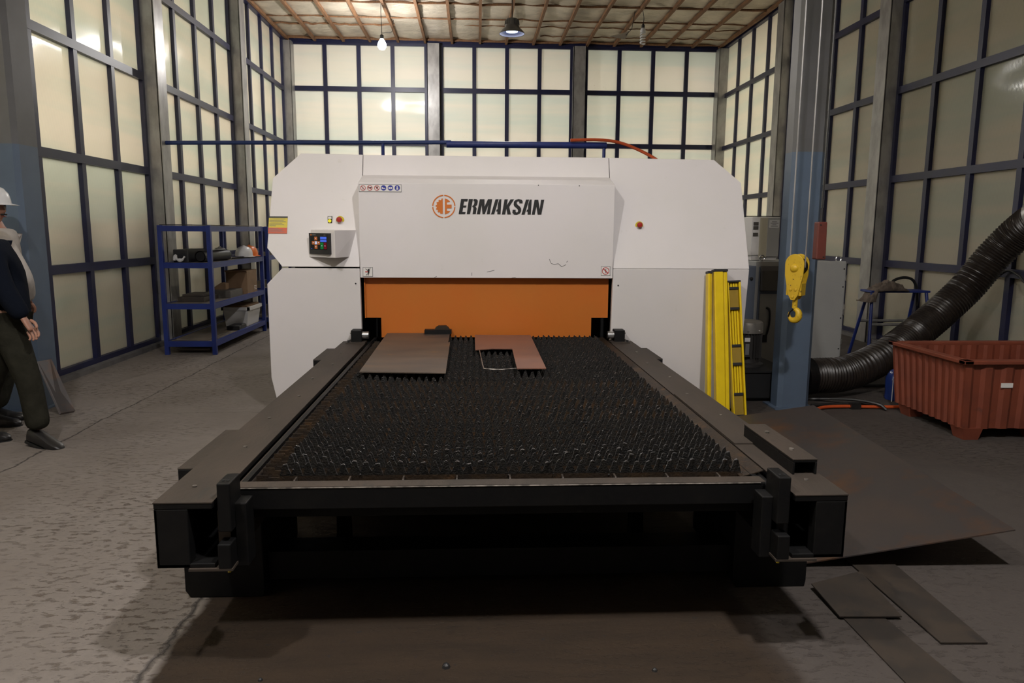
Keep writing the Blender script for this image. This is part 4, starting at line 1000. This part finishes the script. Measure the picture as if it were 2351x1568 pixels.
for q in ((-3.48, -3.10, 10.20, 10.23), (-3.48, -3.10, 10.81, 10.84), (-3.48, -3.45, 10.2, 10.84), (-3.13, -3.10, 10.2, 10.84)): bx('rim', 'white_plastic', wc, *q, .385, .43)
bx('crate_filling', 'cardboard', wc, -3.44, -3.14, 10.24, 10.80, .40, .45)
simple('black_tray', MB().box(-3.30, -3.13, 9.85, 10.15, .161, .215).box(-3.16, -3.13, 9.95, 10.1, .215, .225), 'black', 'black plastic tray before the white crate on the lowest shelf', 'tray', bevel=.006)
simple('shelf_plank', MB().box(-3.60, -3.20, 8.95, 9.45, .161, .18), 'board', 'short wooden plank on the lowest shelf board at the front', 'plank')
simple('top_sheet', MB().box(-3.68, -3.30, 8.86, 9.6, 1.536, 1.546), 'black', 'thin black sheet overhanging the top of the blue shelf', 'sheet')
simple('top_board', MB().box(-3.6, -3.15, 9.7, 10.8, 1.536, 1.544), 'board', 'thin brown board on the far top of the blue shelf', 'board')
simple('white_strap', MB().tube(spline([(-3.63, 9.16, .03), (-3.66, 9.10, .04), (-3.60, 9.08, .03), (-3.50, 9.10, .025), (-3.32, 9.12, .02), (-3.28, 9.14, .02)], 6), .014, 6), 'white_cloth', 'pale strap on the floor under the blue shelf', 'strap', smooth=True)
# plates leaning at the left column
simple('leaning_bar', MB().hexa([(-3.36, 5.95, 0), (-3.29, 6.03, 0), (-3.28, 6.04, .012), (-3.35, 5.96, .012), (-3.545, 6.02, .42), (-3.475, 6.09, .43), (-3.468, 6.10, .435), (-3.537, 6.03, .425)]), 'floor_sheet', 'reddish brown flat steel bar leaning against the left column', 'steel bar')

# ================================================================== BLUE PIPES ABOVE THE MACHINE
pr = empty('blue_pipe_rail', (-1.5, 9.8, 2.0), 'long blue pipe rail running behind the top of the white machine', 'pipe rail')
MB().cyl((-3.97, 9.80, 2.575), (-.30, 9.80, 2.625), .026, 12).build('thin_pipe', 'blue_pipe', pr, smooth=True)
MB().cyl((-.36, 9.80, 2.60), (1.73, 9.80, 2.61), .042, 14).build('thick_pipe', 'blue_shelf', pr, smooth=True)
for x in (-1.18, 2.02 - .3 - .02): MB().cyl((x, 9.80, 0), (x, 9.80, 2.60), .022, 10).build('post', 'blue_shelf', pr)
hs = MB().tube(spline([(1.25, 9.75, 2.665), (1.6, 9.75, 2.675), (1.9, 9.74, 2.64), (2.2, 9.6, 2.5), (2.38, 9.3, 2.32), (2.42, 8.95, 2.15), (2.42, 8.9, 1.8)], 8), .02, 8).build('orange_hose', 'orange_hose', None, smooth=True)
tag(hs, 'orange hose arching off the blue pipe above the machine', 'hose')

# ================================================================== LAMPS
def point(name, loc, energy, col, r, spot=None, parent=None):
    l = bpy.data.lights.new(name, 'SPOT' if spot else 'POINT'); l.energy = energy; l.color = col; l.shadow_soft_size = r
    if spot: l.spot_size = R(spot); l.spot_blend = .35
    o = bpy.data.objects.new(name, l); COL.objects.link(o)
    if parent is not None: o.parent = parent; o.location = Vector(loc) - root_loc(parent)
    else: o.location = loc
    return o
def dome_lamp(x, y, z, energy, label, spot=150):
    d = empty('pendant_lamp', (x, y, z), label, 'lamp', 'dome pendant lamps')
    MB().lathe((x, y, z), [(.20, 0), (.197, .015), (.165, .05), (.125, .09), (.105, .13)], 28).build('shade', 'dome', d, smooth=True)
    MB().lathe((x, y, z), [(.193, .004), (.16, .045), (.12, .085), (.0, .10)], 28).build('reflector', 'dome_in', d, smooth=True)
    MB().lathe((x, y, z), [(.107, .125), (.105, .20), (.085, .225), (0, .23)], 24).build('housing', 'dome', d, smooth=True)
    for k in range(18):
        a = 2 * math.pi * k / 18; c, s = math.cos(a), math.sin(a)
        MB().hexa([(x + c * .10 - s * .003, y + s * .10 + c * .003, z + .135), (x + c * .10 + s * .003, y + s * .10 - c * .003, z + .135), (x + c * .118 + s * .003, y + s * .118 - c * .003, z + .135), (x + c * .118 - s * .003, y + s * .118 + c * .003, z + .135),
                   (x + c * .095 - s * .003, y + s * .095 + c * .003, z + .205), (x + c * .095 + s * .003, y + s * .095 - c * .003, z + .205), (x + c * .11 + s * .003, y + s * .11 - c * .003, z + .205), (x + c * .11 - s * .003, y + s * .11 + c * .003, z + .205)]).build('heat_fin', 'dome', d)
    MB().lathe((x, y, z), [(0, .035), (.09, .035), (.09, .045), (0, .045)], 20).build('led_disc', 'e_led', d)
    MB().cyl((x, y, z + .22), (x, y, 5.58), .008, 6).build('cord', 'rubber', d)
    point('lamp_light', (x, y, z + .02), energy, (1.0, .955, .93), .12, spot, d)
dome_lamp(.59, 12.0, 4.53, LAMP_FAR, 'lit grey dome pendant lamp hanging below the foil ceiling')
dome_lamp(1.1, 1.1, 4.5, LAMP_NEAR, 'grey dome pendant lamp hanging nearest the camera before the cutting table', 165)
dome_lamp(.3, 8.2, 4.4, LAMP_MID, 'grey dome pendant lamp above the white machine roof', 165)
def bare_bulb(x, y, z, energy, label):
    lb = empty('bare_bulb', (x, y, z), label, 'bulb', 'lit bare bulbs')
    MB().lathe((x, y, z), [(0, -.10), (.05, -.085), (.078, -.04), (.08, 0), (.06, .05), (.035, .085), (.03, .10)], 20).build('bulb_glass', 'e_bulb', lb, smooth=True)
    MB().lathe((x, y, z + .10), [(.03, 0), (.034, .01), (.034, .06), (.012, .08), (0, .08)], 12).build('socket', 'rubber', lb, smooth=True)
    MB().tube(spline([(x, y, z + .17), (x, y, z + .34), (x - .01, y, z + .54), (x - .005, y, 5.57)], 5), .006, 6).build('wire', 'rubber', lb)
    MB().tube(spline([(x, y, z + .20), (x + .09, y, z + .21), (x + .19, y + .02, z + .24), (x + .21, y + .05, z + .44)], 6), .005, 5).build('loose_wire', 'rubber', lb)
    point('bulb_light', (x, y, z - .16), energy, (1, .96, .93), .09, None, lb)
bare_bulb(-1.69, 14.2, 4.86, BULB, 'brightly lit bare bulb on a wire at the back left')
bare_bulb(-1.75, 1.3, 4.75, BULB_NEAR, 'lit bare bulb on a wire high above the near left floor')
cf = empty('spiral_bulb', (3.14, 14.2, 4.95), 'unlit white spiral bulb hanging on a wire at the back right', 'bulb')
MB().tube([(3.14 + .042 * math.cos(k * .45), 14.2 + .042 * math.sin(k * .45), 4.96 + .0035 * k) for k in range(60)], .014, 8).build('spiral_tube', 'white_plastic', cf, smooth=True)
MB().lathe((3.14, 14.2, 5.16), [(0, 0), (.05, .0), (.052, .04), (.04, .07), (.03, .08), (0, .08)], 16).build('bulb_base', 'white_plastic', cf, smooth=True)
MB().lathe((3.14, 14.2, 5.24), [(.03, 0), (.03, .05), (.01, .08), (0, .08)], 12).build('socket', 'rubber', cf)
MB().tube(spline([(3.14, 14.2, 5.31), (3.15, 14.2, 5.42), (3.12, 14.2, 5.58)], 5), .006, 6).build('wire', 'rubber', cf)
fs = empty('foil_scrap', (2.8, 14.3, 5.1), 'torn shiny foil scrap dangling beside the spiral bulb', 'foil')
MB().prism([(2.55, 14.3, 5.10), (2.82, 14.3, 5.06), (2.86, 14.3, 5.12), (2.9, 14.3, 5.2), (2.80, 14.3, 5.16)], (0, .03, .02)).build('foil_flap', 'chrome', fs)
MB().tube([(2.84, 14.3, 5.13), (2.95, 14.3, 5.25), (3.0, 14.3, 5.56)], .006, 5).build('hanging_wire', 'rubber', fs)

# ================================================================== PEOPLE (at the left edge, walking to the right)
def skin_mesh(name, nodes, edges, m, parent, sub=2, root=0):
    """nodes: (x, y, z, radius) in world coordinates"""
    o0 = root_loc(parent); me = bpy.data.meshes.new(name)
    me.from_pydata([(q[0] - o0.x, q[1] - o0.y, q[2] - o0.z) for q in nodes], edges, []); me.update()
    o = bpy.data.objects.new(name, me); COL.objects.link(o); o.parent = parent
    sk_ = o.modifiers.new('skin', 'SKIN'); sk_.use_smooth_shade = True
    if not me.skin_vertices: me.attributes and None
    sv = me.skin_vertices[0].data if me.skin_vertices else None
    if sv is None:
        bpy.context.view_layer.objects.active = o; bpy.ops.mesh.customdata_skin_add(); sv = me.skin_vertices[0].data
    for i, q in enumerate(nodes):
        r = q[3]; sv[i].radius = (r, r) if not isinstance(r, tuple) else r; sv[i].use_root = (i == root)
    ss = o.modifiers.new('smooth', 'SUBSURF'); ss.levels = sub; ss.render_levels = sub
    me.materials.append(M[m]); return o
def chain(n, k=0): return [(i + k, i + k + 1) for i in range(n - 1)]
def hand(parent, w, d, side, m='skin'):
    """w wrist, d unit direction of the forearm; palm facing the body"""
    w = Vector(w); d = Vector(d).normalized(); f = Vector((1, 0, 0)); f = (f - d * f.dot(d)).normalized(); n_ = d.cross(f)
    P = lambda a, b, c: tuple(w + d * a + f * b + n_ * c * side)
    skin_mesh('palm', [(*P(-.03, 0, 0), (.025, .02)), (*P(.02, 0, 0), (.034, .018)), (*P(.065, 0, 0), (.040, .017)), (*P(.085, 0, 0.0), (.038, .015))], chain(4), m, parent)
    for k, (b, l) in enumerate(((.030, .065), (.010, .075), (-.011, .070), (-.030, .055))):
        skin_mesh('finger', [(*P(.07, b, 0), .0095), (*P(.09 + l * .35, b * 1.05, .006), .009), (*P(.085 + l * .72, b * 1.0, .022), .0085), (*P(.078 + l * .92, b * .95, .040), .0075)], chain(4), m, parent, 1)
    skin_mesh('thumb', [(*P(.015, .030, .004), .012), (*P(.045, .052, .012), .011), (*P(.072, .056, .022), .0095), (*P(.088, .052, .030), .008)], chain(4), m, parent, 1)
def shoe(parent, a, yaw, pitch):
    """a: ankle point; sole length .29"""
    b = MB(); secs = [(-.075, .030, .00, .09), (-.055, .040, .0, .105), (0, .043, .0, .10), (.06, .046, .0, .085), (.12, .050, .0, .065), (.17, .046, .0, .055), (.20, .030, .004, .042), (.212, .012, .01, .03)]
    cy, sy, cpi, spi = math.cos(yaw), math.sin(yaw), math.cos(pitch), math.sin(pitch)
    def T(x, y, z):
        z -= .10; X = x * cpi - z * spi * -1; Z = z * cpi - x * spi
        return (a[0] + X * cy - y * sy, a[1] + X * sy + y * cy, a[2] + Z)
    nn = 12; vs = []
    for (x, w, z0, z1) in secs:
        for k in range(nn):
            t = 2 * math.pi * k / nn; yy = w * math.copysign(abs(math.cos(t)) ** .7, math.cos(t)); zz = (z0 + z1) / 2 + (z1 - z0) / 2 * math.copysign(abs(math.sin(t)) ** .6, math.sin(t)); vs.append(T(x, yy, zz))
    fsx = [tuple(range(nn))[::-1], tuple((len(secs) - 1) * nn + k for k in range(nn))]
    for i in range(len(secs) - 1):
        for k in range(nn): fsx.append((i * nn + k, i * nn + (k + 1) % nn, (i + 1) * nn + (k + 1) % nn, (i + 1) * nn + k))
    b.add(vs, fsx); sh_ = b.build('shoe', 'shoe', parent, smooth=True)
    so = MB(); pts = [(-.08, .032), (0, .040), (.10, .052), (.17, .048), (.215, .018)]
    pl = [(x, w) for x, w in pts] + [(x, -w) for x, w in reversed(pts)]
    n_ = len(pl); v2 = [T(x, y, -.012) for x, y in pl] + [T(x, y, .008) for x, y in pl]
    so.add(v2, [tuple(range(n_)), tuple(range(n_, 2 * n_))[::-1]] + [(i, n_ + i, n_ + (i + 1) % n_, (i + 1) % n_) for i in range(n_)])
    so.build('sole', 'rubber', sh_)
def head(parent, c, yaw, helmet_m=None):
    """c: centre of the skull, face towards yaw"""
    bm = bmesh.new(); bmesh.ops.create_uvsphere(bm, u_segments=28, v_segments=20, radius=1)
    cy, sy = math.cos(yaw), math.sin(yaw); o0 = root_loc(parent)
    for v in bm.verts:
        x, y, z = v.co
        X, Y, Z = x * .098, y * .076, z * .118
        if z < 0: X *= 1 - .12 * abs(z); Y *= 1 - .28 * abs(z)
        if x > 0:
            X += .026 * math.exp(-((z + .15) / .16) ** 2 - (y / .20) ** 2)              # nose
            X -= .010 * math.exp(-((z - .12) / .10) ** 2 - ((abs(y) - .40) / .18) ** 2)  # eye sockets
            X += .006 * math.exp(-((z + .48) / .08) ** 2 - (y / .35) ** 2)              # lips
            X += .010 * math.exp(-((z + .82) / .14) ** 2 - (y / .4) ** 2)               # chin
        v.co = (c[0] + X * cy - Y * sy - o0.x, c[1] + X * sy + Y * cy - o0.y, c[2] + Z - o0.z)
    me = bpy.data.meshes.new('head'); bm.to_mesh(me); bm.free(); me.materials.append(M['skin'])
    for p in me.polygons: p.use_smooth = True
    h = bpy.data.objects.new('head', me); COL.objects.link(h); h.parent = parent
    F = lambda x, y, z: (c[0] + x * cy - y * sy, c[1] + x * sy + y * cy, c[2] + z)
    for s in (-1, 1):
        MB().lathe(F(.083, s * .031, .014), [(0, -.010), (.009, -.006), (.011, 0), (.009, .006), (0, .010)], 10).build('eye', 'white_plastic', h, smooth=True)
        MB().lathe(F(.092, s * .031, .014), [(0, -.004), (.004, 0), (0, .004)], 8).build('pupil', 'hair', h, smooth=True)
        MB().tube([F(.088, s * .018, .034), F(.090, s * .032, .038), F(.082, s * .046, .034)], .005, 6).build('eyebrow', 'hair', h)
        MB().tube([F(.0, s * .074, -.03), F(-.012, s * .084, -.005), F(-.006, s * .086, .018), F(.008, s * .076, .02)], .009, 7).build('ear', 'skin', h, smooth=True)
    MB().tube([F(.096, -.022, -.058), F(.103, 0, -.056), F(.096, .022, -.058)], .004, 6).build('mouth', 'red_weight', h)
    MB().tube([F(.098, -.026, -.042), F(.106, 0, -.040), F(.098, .026, -.042)], .006, 6).build('moustache', 'hair', h)
    b = MB(); b.lathe((c[0] - .012 * cy, c[1] - .012 * sy, c[2]), [(.097, -.02), (.100, .03), (.09, .075), (.06, .11), (0, .128)], 20); b.build('hair', 'hair', h, smooth=True)
    if helmet_m:
        hb = MB(); hb.lathe((c[0], c[1], c[2] + .035), [(.128, 0), (.126, .03), (.115, .075), (.085, .115), (.04, .135), (0, .138)], 24); hs_ = hb.build('helmet', helmet_m, parent, smooth=True)
        pb = MB(); vs = []
        for k in range(11):
            a = R(-75 + 15 * k) + yaw; e = .052 * math.cos(a - yaw) + .012
            vs += [(c[0] + .124 * math.cos(a), c[1] + .124 * math.sin(a), c[2] + .042), (c[0] + (.126 + e) * math.cos(a), c[1] + (.126 + e) * math.sin(a), c[2] + .026), (c[0] + .124 * math.cos(a), c[1] + .124 * math.sin(a), c[2] + .034)]
        fx_ = []
        for k in range(10): q = k * 3; fx_ += [(q, q + 3, q + 4, q + 1), (q + 1, q + 4, q + 5, q + 2)]
        pb.add(vs, fx_).build('helmet_peak', helmet_m, hs_, smooth=True)
    return h
def person(x, y, label, top_m, leg_m, P, helmet_m):
    e = empty('person', (x, y, 0), label, 'person', 'people walking at the left edge')
    hip, chest, neck = P['hip'], P['chest'], P['neck']
    hx, hy, hz = hip
    # body: one continuous skinned figure, clothes are slightly larger shells over it
    for shell in ('body', 'jacket', 'trousers'):
        nodes, edges = [], []
        def add(p, r, par=None):
            nodes.append((p[0], p[1], p[2], r)); i = len(nodes) - 1
            if par is not None: edges.append((par, i))
            return i
        g = {'body': 0.0, 'jacket': .026, 'trousers': .018}[shell]
        if shell != 'trousers':
            h0 = add((hx, hy, hz + (.04 if shell == 'body' else -.09)), (.080, .110) if shell == 'body' else (.155, .19))
            w0 = add(((hx * 2 + chest[0]) / 3, hy, hz + .16), (.088 + g * 1.8, .125 + g * 1.7), h0)
            c0 = add(chest, (.115 + g, .165 + g), w0)
            n0 = add(neck, .062 + g, c0)
            if shell == 'body': add((neck[0] + .01, neck[1], neck[2] + .09), .055, n0)
            for s in ('r', 'l'):
                sh0, el, wr = P['arm_' + s]
                a = add(sh0, .066 + g, c0); b_ = add([(sh0[k] + el[k]) / 2 for k in range(3)], .052 + g, a)
                c_ = add(el, .045 + g, b_); d_ = add([(wr[k] + el[k]) / 2 for k in range(3)], .040 + g, c_); add(wr, .030 + g * 1.2, d_)
        else:
            h0 = add((hx, hy, hz + .12), (.118 + g, .155 + g))
        if shell != 'jacket':
            for s in ('r', 'l'):
                th, kn, an = P['leg_' + s]
                a = add(th, .092 + g, h0); b_ = add([(th[k] + kn[k]) / 2 for k in range(3)], .078 + g, a)
                c_ = add(kn, .060 + g * 1.3, b_); d_ = add([(kn[k] * .6 + an[k] * .4) for k in range(3)], .056 + g * 1.4, c_); add(an, .042 + g * (2.2 if shell != 'body' else 1), d_)
        skin_mesh(shell, nodes, edges, {'body': 'skin', 'jacket': top_m, 'trousers': leg_m}[shell], e)
    for s, sd in (('r', -1), ('l', 1)):
        sh0, el, wr = P['arm_' + s]; hand(e, wr, Vector(wr) - Vector(el), -sd)
        an = P['leg_' + s][2]; shoe(e, (an[0], an[1], an[2]), P['foot_' + s][0], P['foot_' + s][1])
    head(e, P['head'], P['look'], helmet_m)
    return e
# nearer man, dark jacket
ya = 5.12
person(-3.22, ya, 'person in a dark jacket and olive work trousers walking at the left edge', 'navy_cloth', 'olive_cloth', dict(
    hip=(-3.175, ya, .88), chest=(-3.245, ya, 1.22), neck=(-3.265, ya, 1.42), head=(-3.315, ya, 1.60), look=R(175),
    arm_r=((-3.145, ya - .17, 1.30), (-3.050, ya - .21, 1.09), (-2.945, ya - .20, .90)), arm_l=((-3.295, ya + .17, 1.33), (-3.405, ya + .22, 1.08), (-3.345, ya + .22, .84)),
    leg_r=((-3.115, ya - .09, .80), (-3.025, ya - .08, .47), (-3.000, ya - .06, .115)), leg_l=((-3.205, ya + .09, .80), (-3.365, ya + .09, .48), (-3.505, ya + .09, .10)),
    foot_r=(R(-18), R(14)), foot_l=(R(0), R(0))), 'white_plastic')
ybm = 5.70
person(-3.52, ybm, 'person in a white jacket and white helmet, half hidden behind the dark jacket', 'white_cloth', 'olive_cloth', dict(
    hip=(-3.570, ybm, .92), chest=(-3.520, ybm, 1.30), neck=(-3.57, ybm, 1.49), head=(-3.575, ybm, 1.635), look=R(-12),
    arm_r=((-3.420, ybm - .17, 1.37), (-3.27, ybm - .20, 1.13), (-3.345, ybm - .06, .96)), arm_l=((-3.570, ybm + .17, 1.38), (-3.670, ybm + .2, 1.12), (-3.610, ybm + .2, .88)),
    leg_r=((-3.610, ybm - .09, .84), (-3.650, ybm - .09, .47), (-3.670, ybm - .09, .10)), leg_l=((-3.610, ybm + .09, .84), (-3.610, ybm + .09, .48), (-3.750, ybm + .09, .10)),
    foot_r=(R(0), R(0)), foot_l=(R(0), R(0))), 'white_plastic')
# small debris in front of the table
for (x, y, r, lab) in ((-.10, 2.35, .012, 'largest dark bead of slag on the brown floor before the table'), (.62, 2.3, .008, 'small slag bead on the brown floor, right of the largest one'), (-.72, 2.3, .007, 'small slag bead on the brown floor near the left table end')):
    b = MB(); b.lathe((x, y, 0), [(0, 0), (r * 1.3, 0), (r, r * .8), (r * .4, r * 1.3), (0, r * 1.3)], 7)
    tag(b.build('slag_bead', 'black', None), lab, 'slag', 'slag beads on the floor')
